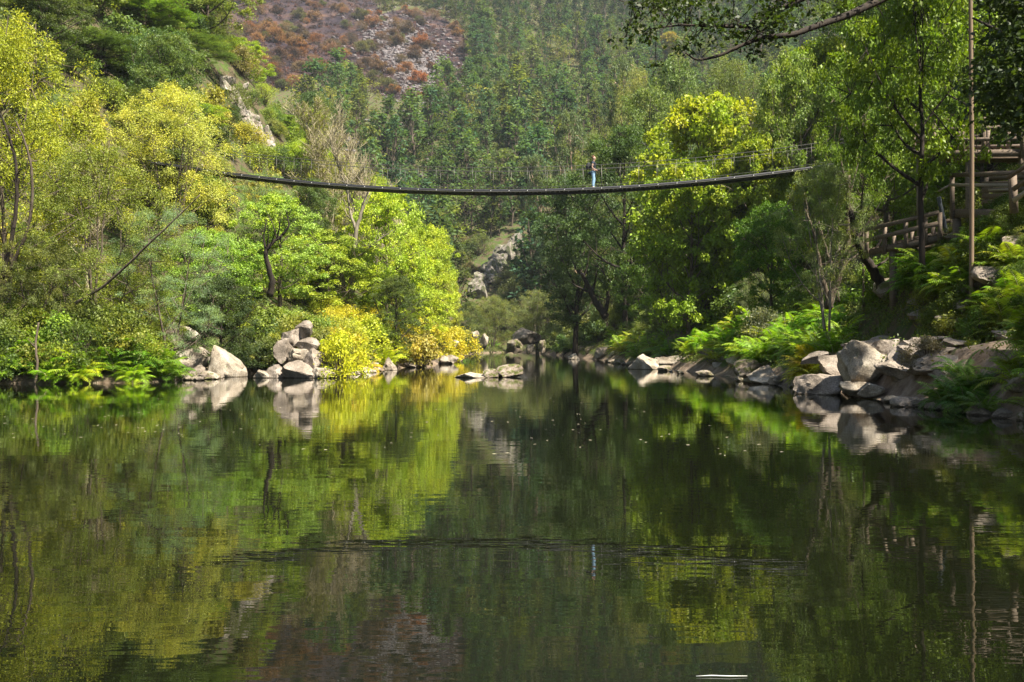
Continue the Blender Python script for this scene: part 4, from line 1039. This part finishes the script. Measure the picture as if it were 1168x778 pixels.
# ------------------------------------------------------------------ stems that show as lines
def stem(name, label, paths, mt, side=10, seed=0, cat='tree', r2=.012):
    """paths: list of ([(px, py, D)...], r0, r1)"""
    rng = np.random.default_rng(seed); first = paths[0][0][0]; P0 = np.array([(first[0]-CX)/FP*first[2], first[2], CAMZ+(HY-first[1])/FP*first[2]])
    root = empty(name, P0); tag(root, label, cat)
    for i, (pts, r0, r1) in enumerate(paths):
        Q = np.array([((u-CX)/FP*D, D, CAMZ+(HY-v)/FP*D) for u, v, D in pts])-P0
        t = np.linspace(0,1,len(Q)); tt = np.linspace(0,1,max(14,len(Q)*4)); 
        S = np.column_stack([np.interp(tt,t,Q[:,k]) for k in range(3)])
        for _ in range(3): S[1:-1] = (S[:-2]+2*S[1:-1]+S[2:])/4
        S[1:-1] += rng.normal(size=S[1:-1].shape)*r0*.12
        mb = MB(); mb.tube(S, np.linspace(r0,r1,len(S)), 8)
        for k in range(side):
            j = rng.integers(int(len(S)*.35), len(S)-1); d = rng.normal(size=3); d[2] = abs(d[2])+.3; d /= np.linalg.norm(d); L = r0*rng.uniform(4,9)
            a = S[j]; b = a+d*L*.5; c = a+d*L+np.array([0,0,.15*L])+rng.normal(size=3)*.1*L
            mb.tube(np.array([a,b,c]), [r1*.6+.004,r1*.4+.004,.004], 4, False)
        obj('trunk' if i == 0 else 'branch', mb.mesh('trunk', [mt], smooth=True), root)
    return root
stem('bare_sapling','dark arching bare stem at the left edge, outer one of two',[([(2,318,34),(16,262,33.8),(21,205,33.6),(10,150,33.4),(-6,120,33.2)],.085,.03)],BARKD,8,1)
stem('bare_sapling','dark arching bare stem at the left edge, inner one of two',[([(8,316,34.3),(34,260,33.8),(38,205,33.5),(30,165,33.3),(18,138,33.2)],.07,.025)],BARK,8,2)
stem('slanting_sapling','long thin grey trunk leaning across the blue-green feathery tree',[([(86,346,34.3),(120,326,34.0),(168,280,33.4),(200,250,33.2),(228,222,33.1)],.06,.015)],BARK,5,3)
stem('water_sapling','reddish brown sapling stem standing in the water at the left bank',[([(40,440,32.6),(43,415,32.7),(40,392,32.8),(44,368,33)],.05,.03)],BARK,3,4)
stem('crooked_tree','crooked dark trunk among the light green trees of the left bank',[([(308,338,47),(311,318,46.8),(304,298,46.6),(303,285,46.5),(312,276,46.5),(322,268,46.5)],.16,.06),([(303,286,46.5),(300,270,46.4),(304,250,46.3)],.06,.02),([(322,268,46.5),(330,258,46.4),(326,240,46.3)],.06,.02)],BARKD,6,5)
stem('forked_tree','pale forked trunk rising through the yellow-green trees to the bridge deck',[([(399,352,57),(401,322,57),(403,298,57),(406,262,57),(414,235,57),(420,215,57)],.22,.05),([(398,352,57.1),(391,330,57),(388,302,57),(386,270,57)],.17,.06),([(403,298,57),(424,280,56.8),(448,262,56.6)],.09,.02),([(406,262,57),(398,240,57),(396,205,57)],.10,.03)],BARKP,9,6)
stem('bent_dark_stem','dark trunk bending left under the trees beside the wooden ramp',[([(1012,352,31.5),(1006,326,31.5),(994,303,31.4),(982,285,31.2),(974,262,31),(971,240,30.9)],.19,.08)],BARKD,5,7)
stem('crossing_stem','grey trunk crossing the pale stems above the fern bank',[([(944,352,32.4),(953,325,32.3),(964,296,32.2),(968,262,32.2),(968,200,32.1)],.15,.07)],BARK,8,8)
stem('pale_slim_stem','pale slim trunk left of the crossing grey trunk above the ferns',[([(948,352,33),(938,318,33),(932,285,33),(928,262,33),(918,238,33)],.10,.03),([(956,345,33.2),(950,305,33.2),(940,278,33.2),(934,252,33.2)],.08,.02)],BARK,5,9)
stem('dark_leaning_stem','dark trunk leaning left beneath the large dark tree over the far water',[([(692,362,86),(682,348,86),(672,330,86),(664,312,85)],.34,.16),([(690,360,86),(694,340,86),(690,318,86)],.2,.1)],BARKD,6,10)
# dead brushwood on the right bank
def brush():
    rng = np.random.default_rng(4); p = at(786, 57); root = MB()
    for k in range(150):
        a = rng.normal(size=3)*np.array([.9,.6,.35])+np.array([0,0,.6]); d = rng.normal(size=3); d /= np.linalg.norm(d); L = rng.uniform(.3,1.1)
        root.tube(np.array([a,a+d*L*.5+rng.normal(size=3)*.06,a+d*L]), [.022,.016,.006], 4, False)
    o = obj('dead_brushwood', root.mesh('dead_brushwood',[rough_material('dead_wood',[(.3,(.12,.09,.07)),(.7,(.28,.22,.18))],6)]), loc=p); tag(o,'tangle of dead brown brushwood above the pale stones','brushwood')
brush()

# ------------------------------------------------------------------ suspension footbridge
STEEL, *_s = mat('dark_steel'); _s[-1].inputs['Base Color'].default_value=(.045,.045,.048,1); _s[-1].inputs['Metallic'].default_value=.6; _s[-1].inputs['Roughness'].default_value=.5
CABLE, *_s = mat('steel_cable'); _s[-1].inputs['Base Color'].default_value=(.12,.115,.10,1); _s[-1].inputs['Metallic'].default_value=.7; _s[-1].inputs['Roughness'].default_value=.45
ZINC, *_s = mat('zinc_clamp'); _s[-1].inputs['Base Color'].default_value=(.25,.25,.24,1); _s[-1].inputs['Metallic'].default_value=.5; _s[-1].inputs['Roughness'].default_value=.5
DECKW = rough_material('dark_deck_plank', [(.3,(.035,.033,.032)),(.7,(.085,.08,.075))], 7, .8, .3, .004)
BX0, BX1 = -20.5, 21.0
def bz(x): return 9.60+.0044*(x-1.0)**2
def by(x): return 53.8-.105*x
def bridge():
    root = empty('suspension_footbridge', (0,53.8,9.6)); tag(root,'long dark suspension footbridge sagging high across the river','bridge')
    O = np.array([0,53.8,9.6])
    xs = np.linspace(BX0,BX1,90); ctr = np.column_stack([xs, by(xs), bz(xs)])
    tdir = np.array([1,-.105,0])/math.hypot(1,.105); nrm = np.array([.105,1,0])/math.hypot(1,.105)
    mb = MB()
    for x in np.arange(BX0,BX1,.24):
        c = np.array([x+.12,by(x+.12),bz(x+.12)])-O; sl = .0088*(x-1)
        ax = np.array([[1,-.105,sl],[.105,1,0],[0,0,1]],float); ax[0]/=np.linalg.norm(ax[0]); ax[1]/=np.linalg.norm(ax[1]); ax[2]=np.cross(ax[0],ax[1])
        mb.box(c-[0,0,.03], (.215,1.04,.05), ax=ax)
    obj('deck', mb.mesh('deck',[DECKW]), root)
    for s in (-1,1):
        m = MB(); c0 = ctr+nrm*s*.56-O-[0,0,.08]; nn = len(c0)
        V = np.stack([c0+nrm*a+np.array([0,0,b]) for a, b in ((-.03,-.065),(.03,-.065),(.03,.085),(-.03,.085))],1).reshape(-1,3)
        i = np.arange(nn-1)[:,None]*4; j = np.arange(4)[None]; j2 = (j+1)%4
        m.add(V, np.vstack([np.stack([i+j,i+j2,i+4+j2,i+4+j],-1).reshape(-1,4), [[3,2,1,0]], [[nn*4-4,nn*4-3,nn*4-2,nn*4-1]]]))
        obj('side_beam', m.mesh('side_beam',[STEEL]), root)
        m = MB(); m.tube(ctr+nrm*s*.66-O-[0,0,.14], .024, 6); obj('deck_cable', m.mesh('deck_cable',[CABLE], True), root)
        hz = ctr+nrm*s*.62-O+np.array([0,0,1.16]); ex = np.vstack([hz[0]+[-7,.75,2.0], hz, hz[-1]+[5,-.5,1.5]])
        m = MB(); m.tube(ex, .015, 6); obj('handrail_cable', m.mesh('handrail_cable',[CABLE], True), root)
        m = MB(); m.tube(ctr+nrm*s*.62-O+np.array([0,0,.98]), .006, 5); obj('rail_wire', m.mesh('rail_wire',[CABLE], True), root)
        m = MB(); m.tube(ctr+nrm*s*.62-O+np.array([0,0,.10]), .010, 5); obj('toe_wire', m.mesh('toe_wire',[CABLE], True), root)
        hm = MB(); hm.tube(np.array([[0,0,-.16],[0,0,1.18]]), .007, 5); hm = hm.mesh('hanger',[CABLE], True)
        cm = MB(); cm.box((0,0,-.10),(.05,.03,.07)); cm = cm.mesh('clamp',[ZINC])
        for x in np.arange(BX0+.8,BX1-.3,.98):
            q = np.array([x,by(x),bz(x)])+nrm*s*.62-O; h = obj('hanger', hm, root, q); obj('clamp', cm, h, (0,-.03,0))
    for x, dx in ((BX0,-1),(BX1,1)):
        for s in (-1,1):
            q = np.array([x,by(x),bz(x)])+nrm*s*.75-O; m = MB(); g = gz(x, by(x)); m.box(q+[0,0,(1.5+(g-1-bz(x)))/2], (.22,.22,1.5-(g-1-bz(x)))); obj('anchor_post', m.mesh('anchor_post',[BARKD]), root)
bridge()

# ------------------------------------------------------------------ the person on the bridge
def skin(name, V, E, R, sub=2, mats=(), parent=None):
    me = bpy.data.meshes.new(name); me.from_pydata([tuple(v) for v in V], [tuple(e) for e in E], []); o = bpy.data.objects.new(name, me); C.objects.link(o)
    md = o.modifiers.new('skin','SKIN'); me.skin_vertices[0].data[0].use_root = True
    for i, r in enumerate(R): me.skin_vertices[0].data[i].radius = (r,r) if np.isscalar(r) else r
    s = o.modifiers.new('sub','SUBSURF'); s.levels = s.render_levels = sub
    dg = bpy.context.evaluated_depsgraph_get(); m2 = bpy.data.meshes.new_from_object(o.evaluated_get(dg)); bpy.data.objects.remove(o)
    m2.name = name; m2.materials.clear(); [m2.materials.append(m) for m in mats]
    m2.polygons.foreach_set('use_smooth', np.ones(len(m2.polygons),bool))
    return obj(name, m2, parent)
def flatmat(name, col, rough=.8):
    m, t, n, l, p = mat(name); no = N(n,'ShaderNodeTexNoise'); no.inputs['Scale'].default_value=14
    r = ramp(n,[(.35,tuple(c*.8 for c in col)),(.65,tuple(min(1,c*1.15) for c in col))]); l.new(no.outputs['Fac'], r.inputs[0]); l.new(r.outputs[0], p.inputs['Base Color']); p.inputs['Roughness'].default_value=rough; return m
SKINM = flatmat('skin',(.42,.26,.19),.6); HAIRM = flatmat('hair',(.12,.045,.022)); SHIRT = flatmat('navy_cloth',(.025,.033,.055)); JEANS = flatmat('light_denim',(.22,.36,.50)); SHOE = flatmat('white_shoe',(.75,.75,.74)); PACK = flatmat('black_pack',(.012,.013,.016)); 
def person():
    x = (677-CX)/FP*53.3; root = empty('person', (x, by(x), bz(x)-.005), -.25)
    tag(root,'person in navy top, light blue jeans and white shoes standing on the footbridge facing right','person')
    # local: faces +X, left side +Y
    V=[(0,0,.95)]; E=[]; R=[(.145,.12)]
    def ch(parent, pts):
        i = parent
        for p, r in pts: V.append(p); R.append(r); E.append((i,len(V)-1)); i = len(V)-1
        return i
    chest = ch(0, [((-.01,0,1.10),(.135,.10)),((0,0,1.25),(.15,.11)),((0,0,1.38),(.15,.10))])
    nk = ch(chest, [((.005,0,1.47),.058),((.02,0,1.53),.055)])
    hd = ch(nk, [((.035,0,1.60),(.078,.088)),((.035,0,1.67),(.085,.098)),((.025,0,1.73),(.06,.07))])
    for s in (-1,1):
        ch(0, [((0,s*.09,.86),.095),((.02,s*.10,.50),.062),((-.01,s*.105,.28),.056),((-.02,s*.105,.09),.04),((.06,s*.11,.045),.042),((.15,s*.115,.04),.032)])
        w_ = ch(chest, [((0,s*.17,1.37),.062),((-.02,s*.205,1.22),.05),((-.04,s*.215,1.12),.040),((.06,s*.18,1.03),.034),((.15,s*.12,.99),.026),((.19,s*.09,.98),.032)])
        for f in range(4):
            ch(w_, [((.22,s*(.06+.018*f),.985-.004*f),.0095),((.255-.004*f,s*(.05+.018*f),.97),.0085),((.265-.006*f,s*(.045+.016*f),.948),.008)])
        ch(w_, [((.202,s*.055,1.0),.011),((.225,s*.035,1.01),.009)])
    body = skin('body', V, E, R, 2, [SKINM], root)
    # trousers
    V=[(0,0,.97)]; E=[]; R=[(.158,.132)]
    for s in (-1,1): ch(0, [((0,s*.088,.86),.108),((.02,s*.10,.50),.078),((-.01,s*.105,.28),.068),((-.02,s*.105,.10),.058)])
    skin('jeans', V, E, R, 2, [JEANS], root)
    V=[(0,0,.99)]; E=[]; R=[(.162,.135)]
    c = ch(0, [((-.01,0,1.12),(.155,.122)),((0,0,1.27),(.172,.13)),((0,0,1.40),(.160,.11)),((0,0,1.46),.075)])
    for s in (-1,1): ch(3, [((0,s*.175,1.375),.076),((-.012,s*.20,1.27),.066)])
    skin('shirt', V, E, R, 2, [SHIRT], root)
    for s in (-1,1): skin('shoe', [(-.05,s*.108,.05),(.03,s*.11,.055),(.12,s*.115,.04),(.19,s*.118,.035)], [(0,1),(1,2),(2,3)], [.05,.055,.046,.032], 2, [SHOE], root)
    skin('hair', [(-.035,0,1.60),(-.045,0,1.68),(-.01,0,1.745),(.055,0,1.765)], [(0,1),(1,2),(2,3)], [(.07,.07),(.088,.08),(.085,.07),(.05,.045)], 2, [HAIRM], root)
    for s in (-1,1): skin('eye', [(.112,s*.032,1.655),(.118,s*.032,1.655)], [(0,1)], [.011,.008], 1, [PACK], root)
    skin('nose', [(.115,0,1.645),(.142,0,1.615)], [(0,1)], [.012,.014], 1, [SKINM], root)
    skin('mouth', [(.118,-.02,1.575),(.125,0,1.575),(.118,.02,1.575)], [(0,1),(1,2)], [.005,.007,.005], 1, [flatmat('lips',(.40,.16,.13))], root)
    for s in (-1,1): skin('ear', [(.02,s*.088,1.625),(.012,s*.093,1.66)], [(0,1)], [.014,.016], 1, [SKINM], root)
    bp = empty('backpack', root.location, -.25); tag(bp,'black backpack with blue bag slung below, carried by the person on the footbridge','backpack')
    skin('bag', [(-.27,0,1.02),(-.29,0,1.18),(-.26,0,1.33),(-.21,0,1.42)], [(0,1),(1,2),(2,3)], [(.13,.14),(.15,.15),(.13,.13),(.07,.09)], 2, [PACK], bp)
    skin('lower_bag', [(-.19,-.05,.92),(-.20,-.05,.76)], [(0,1)], [(.09,.10),(.085,.09)], 2, [flatmat('dark_blue_cloth',(.02,.035,.07))], bp)
    for s in (-1,1): skin('strap', [(-.16,s*.10,1.40),(-.02,s*.11,1.505),(.12,s*.11,1.38),(.125,s*.13,1.22),(-.10,s*.19,1.10)], [(0,1),(1,2),(2,3),(3,4)], [.022]*5, 1, [PACK], bp)
    cb = empty('camera_bag', root.location, -.25); m = MB(); m.box((.24,0,1.0),(.10,.15,.10)); obj('case', m.mesh('case',[PACK]), cb); m = MB(); m.tube([[.28,0,1.0],[.35,0,.995]],.035,10); obj('lens', m.mesh('lens',[PACK],True), cb)
    cb.name = 'handheld_camera'; tag(cb,'small black camera held at waist height by the person on the footbridge','camera')
person()

# ------------------------------------------------------------------ wooden walkways
def wp(u, v, D): return np.array([(u-CX)/FP*D, D, CAMZ+(HY-v)/FP*D])
def walkway(name, label, A, B, width, posts, legs, rails=(.45,.95), wm=WOOD, boards=None, edge=.16, ph=1.0, n=None, back=True):
    """deck from A to B (front edge), going back by width; posts / legs at fractions along it"""
    A = np.array(A); B = np.array(B); d = B-A; L = np.linalg.norm(d); x = d/L; nb = np.array([-x[1],x[0],0.]); nb /= np.linalg.norm(nb)
    if nb[1] < 0: nb = -nb
    root = empty(name, A); tag(root, label, 'walkway')
    m = MB(); k = int(L/.15); zx = np.cross(x, nb); zx = zx if zx[2] > 0 else -zx
    for i in range(k): m.box((i+.5)/k*d+nb*width/2+np.array([0,0,.02]), (L/k*.93, width, .04), ax=np.array([x,nb,zx]))
    obj('deck', m.mesh('deck',[wm]), root)
    for off in (0.02, width-.02):
        m = MB(); m.beam(nb*off-[0,0,.09], d+nb*off-[0,0,.09], .07, edge); obj('edge_beam', m.mesh('edge_beam',[wm]), root)
    for t in posts:
        for off in ((-.04, width+.04) if back else (-.04,)):
            m = MB(); p = t*d+nb*off; m.box(p+[0,0,ph/2-.12], (.10,.10,ph+.24)); obj('post', m.mesh('post',[wm]), root)
    for h in rails:
        for off in ((-.10, width+.10) if back else (-.10,)):
            m = MB(); m.beam(posts[0]*d+nb*off+[0,0,h], posts[-1]*d+nb*off+[0,0,h], .04, .12); obj('rail', m.mesh('rail',[wm]), root)
    if boards:
        m = MB()
        for h in np.arange(boards[0],boards[1],.17): m.beam(nb*(width-.08)+[0,0,h], d+nb*(width-.08)+[0,0,h], .03, .15)
        obj('board_wall', m.mesh('board_wall',[wm]), root)
    for t, off in legs:
        p = t*d+nb*off; w_ = A+p; g = gz(w_[0],w_[1])-.3; top = w_[2]-.17
        m = MB(); m.box(p+[0,0,-.17-(top-g)/2], (.17,.17,max(top-g,.2))); obj('leg', m.mesh('leg',[wm]), root)
    return root
walkway('wooden_ramp','sloping wooden ramp with low railing left of the straight dark trunk', wp(988,286,30.5), wp(1075,267,28.4), 1.3, (.02,.27,.55,.80,.98), ((.33,.15),(.60,.15),(.33,1.2),(.8,1.2)), (.30,.62), WOOD, None, .16, .62)
walkway('wooden_platform','broad wooden platform with board wall near the right edge', wp(1086,240,28), wp(1175,240,25.6), 1.2, (.02,.98), ((.03,.1),(.5,.3),(.97,.3),(.05,1.0)), (.98,), WOOD, (.12,.82), .22, 1.0)
walkway('upper_walkway','high wooden walkway half hidden by leaves above the platform', wp(1040,173,34), wp(1170,171,31), 1.6, (.03,.22,.48,.66,.98), ((.05,.2),(.5,.2),(.95,.2)), (.35,.70,1.0), WOOD, None, .22, 1.0)
def lines(name, label, cat, parts):
    root = empty(name, parts[0][1]); O = np.array(parts[0][1]); tag(root, label, cat)
    for pn, a, b, w1, w2, mt in parts:
        m = MB(); m.beam(np.array(a)-O, np.array(b)-O, w1, w2); obj(pn, m.mesh(pn,[mt]), root)
lines('stair_railing','brown stair railing climbing out of the right edge above the platform','railing',
  [('post',wp(1157,243,24.8),wp(1155,200,24.8),.15,.15,WOOD),('post',wp(1190,225,24),wp(1190,176,24),.15,.15,WOOD),('rail',wp(1150,203,24.7),wp(1196,172,23.8),.10,.07,WOOD),('rail',wp(1156,216,24.7),wp(1196,188,23.8),.04,.12,WOOD),('rail',wp(1156,229,24.7),wp(1196,202,23.8),.04,.12,WOODP)])
lines('pale_handrail','pale rounded handrail along the front of the wooden platform','railing',
  [('rail',wp(1083,211,27.9),wp(1152,211,26.4),.06,.08,WOODP),('bend',wp(1083,211.5,27.9),wp(1071,218,28.1),.05,.05,WOODP),('rail',wp(1128,217,26.9),wp(1154,216,26.3),.05,.05,WOODP)])
def pole():
    D = 24.8; x = (1108-CX)/FP*D; g = gz(x,D); m = MB(); P = np.array([[0,0,-.4],[.02,0,4],[.0,.02,8],[.04,0,13]]); t = np.linspace(0,1,20)
    S = np.column_stack([np.interp(t*13.4-.4,P[:,2],P[:,k]) for k in range(3)]); m.tube(S, np.linspace(.058,.045,20), 10)
    o = obj('straight_pole', m.mesh('straight_pole',[POLE],True), loc=(x,D,g)); tag(o,'tall straight tan wooden pole in front of the platform','pole')
    m = MB(); a = wp(1083,281,28.6); b = wp(1071,225,28.9); m.tube(np.linspace(a,b,6)-a, .06, 10)
    o = obj('leaning_post', m.mesh('leaning_post',[flatmat('grey_blue_paint',(.05,.06,.068))],True), loc=a); tag(o,'grey-blue leaning post right of the straight dark trunk','post')
pole()

# ------------------------------------------------------------------ overhanging tree at the upper right, its trunk beyond the frame
def overhang():
    rng = np.random.default_rng(91); O = np.array([14.2,14.5,gz(14.2,14.5)]); root = empty('overhanging_oak', O); tag(root,'dark oak overhanging the upper right corner with one long bare branch','tree')
    mb = MB(); P = np.array([[0,0,-.5],[-.2,.1,3],[-.5,.1,6],[-.6,.3,9]]); mb.tube(np.column_stack([np.interp(np.linspace(-.5,9,14),P[:,2],P[:,k]) for k in range(3)]), np.linspace(.36,.2,14), 10); obj('trunk', mb.mesh('trunk',[BARKD],True), root)
    def br(pts, r0, r1, start=None, k=7):
        Q = np.array([wp(*p) for p in pts])-O
        if start is not None: Q = np.vstack([start, Q])
        t = np.linspace(0,1,len(Q)); tt = np.linspace(0,1,len(Q)*5); S = np.column_stack([np.interp(tt,t,Q[:,j]) for j in range(3)])
        for _ in range(2): S[1:-1] = (S[:-2]+2*S[1:-1]+S[2:])/4
        m = MB(); m.tube(S, np.linspace(r0,r1,len(S))**1.0, k); obj('branch', m.mesh('branch',[BARKD],True), root); return S
    s0 = np.array([-.5,.1,5.5])
    b1 = br([(1130,-60,13.6),(1050,-24,13),(1000,2,12.6),(965,18,12.4),(935,28,12.2),(903,40,12),(870,42,12),(845,52,12),(820,64,12),(795,69,12),(782,60,12)], .065, .009, s0)
    b2 = br([(1080,-110,13.4),(960,-50,12.6),(925,-6,12.4),(890,10,12.3),(860,30,12.2),(820,30,12.2),(778,28,12.2),(738,33,12.2)], .06, .006, s0)
    b3 = br([(1100,-150,13),(940,-90,12.8),(860,-40,12.6),(800,-14,12.6),(740,2,12.6),(718,10,12.6)], .05, .006, s0)
    b4 = br([(1180,100,14.5),(1140,90,15),(1105,84,15.4)], .07, .015, np.array([-.4,.1,4.5]))
    b5 = br([(1190,60,15),(1150,40,15.6),(1110,20,16)], .07, .015, np.array([-.4,.1,5.0]))
    c = []; tw = MB()
    for b, n, lo, sp in ((b1,10,.30,.22),(b2,95,.25,.25),(b3,85,.25,.28)):
        for _ in range(n):
            q = b[int(len(b)*(lo+(1-lo)*rng.random()))-1]; e = q+rng.normal(size=3)*sp+np.array([0,0,.04]); 
            if b is b1: e = q+np.array([abs(rng.normal())*.2,rng.normal()*.2,.15+.1*rng.random()])
            c.append(e); tw.tube(np.array([q,(q+e)/2+rng.normal(size=3)*.03,e]), [.008,.006,.003], 3, False)
    V1,F1,v1,c1 = leaves(rng, np.array(c), 26, .17, .062, .62, .6, .1)
    c = []
    for _ in range(620):
        u = 1168+rng.uniform(-100,200); lim = -60+330*rng.random()**1.15; D = rng.uniform(13,17.5)
        if u < 1134+16*math.sin(lim*.05) or (lim > 150-.25*abs(u-1168) and u < 1200): continue
        q = wp(u, lim, D)-O; c.append(q); s = [b4,b5][rng.integers(2)]; a = s[rng.integers(len(s))]; 
        if lim < 140 and rng.random() < .3 and np.linalg.norm(q-a) < 1.6: tw.tube(np.array([a,(q+a)/2+rng.normal(size=3)*.1,q]), [.012,.009,.004], 3, False)
    V2,F2,v2,c2 = leaves(rng, np.array(c), 120, .42, .085, .6, .6, .1)
    obj('twigs', tw.mesh('twigs',[BARKD]), root)
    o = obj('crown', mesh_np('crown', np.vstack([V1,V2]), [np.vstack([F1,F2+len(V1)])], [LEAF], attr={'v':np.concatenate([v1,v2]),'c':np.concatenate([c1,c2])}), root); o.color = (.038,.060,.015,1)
overhang()

# ------------------------------------------------------------------ things floating on the water
random.seed(71)
lm = mesh_np('floating_leaf', [(-.5,0,0),(-.1,-.28,.03),(.5,0,.01),(-.1,.28,.03)], [[[0,1,2,3]]], [flatmat('dead_leaf',(.50,.44,.30))])
for k in range(170):
    if k < 105: u = random.gauss(640,150); v = random.uniform(425,520)
    else: u = random.uniform(0,320); v = random.uniform(445,500)
    D = FP*CAMZ/(v-HY); x = (u-CX)/FP*D
    if shore_dist([[x,D]])[0] > -.4: continue
    o = obj('floating_leaf', lm, loc=(x,D,.006)); s = random.uniform(.035,.075); o.scale = (s,s,s*.4); o.rotation_euler[2] = random.random()*6.28
    tag(o,'tiny pale leaf floating on the calm pool','leaf','leaves floating on the pool')
m = MB(); D = FP*CAMZ/(772-HY); m.tube(np.array([[-.10,0,0],[-.04,.004,.001],[.03,-.002,.001],[.10,.002,0]]), [.001,.002,.0018,.0008], 6)
o = obj('floating_twig', m.mesh('floating_twig',[flatmat('bleached_wood',(.7,.7,.66))],True), loc=((823-CX)/FP*D, D, .004)); tag(o,'bleached white twig floating alone at the bottom of the picture','twig')

# ------------------------------------------------------------------ labels that place each repeat by its nearest landmark
MARKS = [(256,410,'the round white boulder'),(214,398,'the broad tan boulder'),(345,395,'the rock heap'),(245,197,"the bridge's left end"),(935,191,"the bridge's right end"),(677,195,'the standing person'),
 (808,150,'the orange-topped lime tree'),(556,428,'the rock island'),(736,415,'the large pale boulder'),(870,428,'the broad pinkish slab'),(987,415,'the rounded grey boulder'),(1040,420,'the largest slanting boulder'),
 (1050,220,'the straight dark trunk'),(1120,240,'the wooden platform'),(1020,282,'the wooden ramp'),(1090,165,'the upper walkway'),(285,145,'the pale rock face'),(350,30,'the burnt slope centre'),(470,70,'the grey scree'),
 (565,310,'the cracked cliff'),(395,320,'the pale forked trunk'),(308,300,'the crooked dark trunk'),(378,160,'the greenish bare tree'),(437,170,'the brown bare tree'),(20,220,'the arching bare stems'),
 (160,285,'the long leaning grey stem'),(42,410,'the sapling in the water'),(118,90,'the dome-shaped oak'),(200,170,'the pale yellow willow'),(655,290,'the large leaning dark tree'),(586,392,'the tilted far boulder'),
 (655,408,'the lone pale stone'),(786,378,'the dead brushwood'),(840,55,'the long bare branch'),(715,130,'the tallest leaning gum'),(762,45,'the small orange tree'),(570,215,'the middle of the bridge'),(465,212,'the left half of the bridge'),
 (800,208,'the right half of the bridge'),(945,300,'the pale stems'),(445,415,'the white upright stone'),(510,410,'the white bank-tip stone'),(1115,460,'the pointed dark stone'),(500,20,'the top of the scree'),(620,60,'the upper gum forest'),(600,140,'the middle gum forest'),(530,140,'the gum forest left edge'),
 (388,380,'the bright yellow bush'),(872,350,'the silver-grey bush'),(930,80,'the yellow-topped tree'),(1148,345,'the big mossy boulder'),(60,20,'the top left corner')]
def relabel():
    seen_ = {}
    for o, noun, col, size in AUTO:
        x, y, z = o.location; z += size
        if y < 5 or 'shading' in o['label']: continue
        u = CX+FP*x/y; v = HY-FP*(z-CAMZ)/y
        c = ('brown' if noun == 'bedded rock' else cname(col)) if col is not None else 'mossy' if noun == 'bedded rock' else ''
        hp = size*2/y*FP; sz = 'tiny' if hp < 9 else 'small' if hp < 22 else 'middling' if hp < 55 else 'large' if hp < 130 else 'huge'
        opts = sorted(MARKS, key=lambda m: (m[0]-u)**2+(m[1]-v)**2)[:4]; done = False
        for rep in range(2):
            for mu, mv, mn in opts:
                dx, dy = u-mu, v-mv; r = math.hypot(dx,dy); a = math.degrees(math.atan2(-dy,dx))%360
                dr = ('right of','above right of','above','above left of','left of','below left of','below','below right of')[int((a+22.5)//45)%8]
                q = 'close' if r < 26 else 'just' if r < 55 else '' if r < 105 else 'well' if r < 190 else 'far'
                t = ' '.join(f"{sz if not noun.startswith(('small','far')) else ''} {c} {noun} {q} {dr} {mn}{' farther back' if rep else ''}".split())
                if t not in seen_: seen_[t] = 1; o['label'] = t; done = True; break
            if done: break
        if not done: o['label'] = ' '.join(f"{sz if not noun.startswith(('small','far')) else ''} {c} {noun} near {opts[0][2]}".split())
relabel()
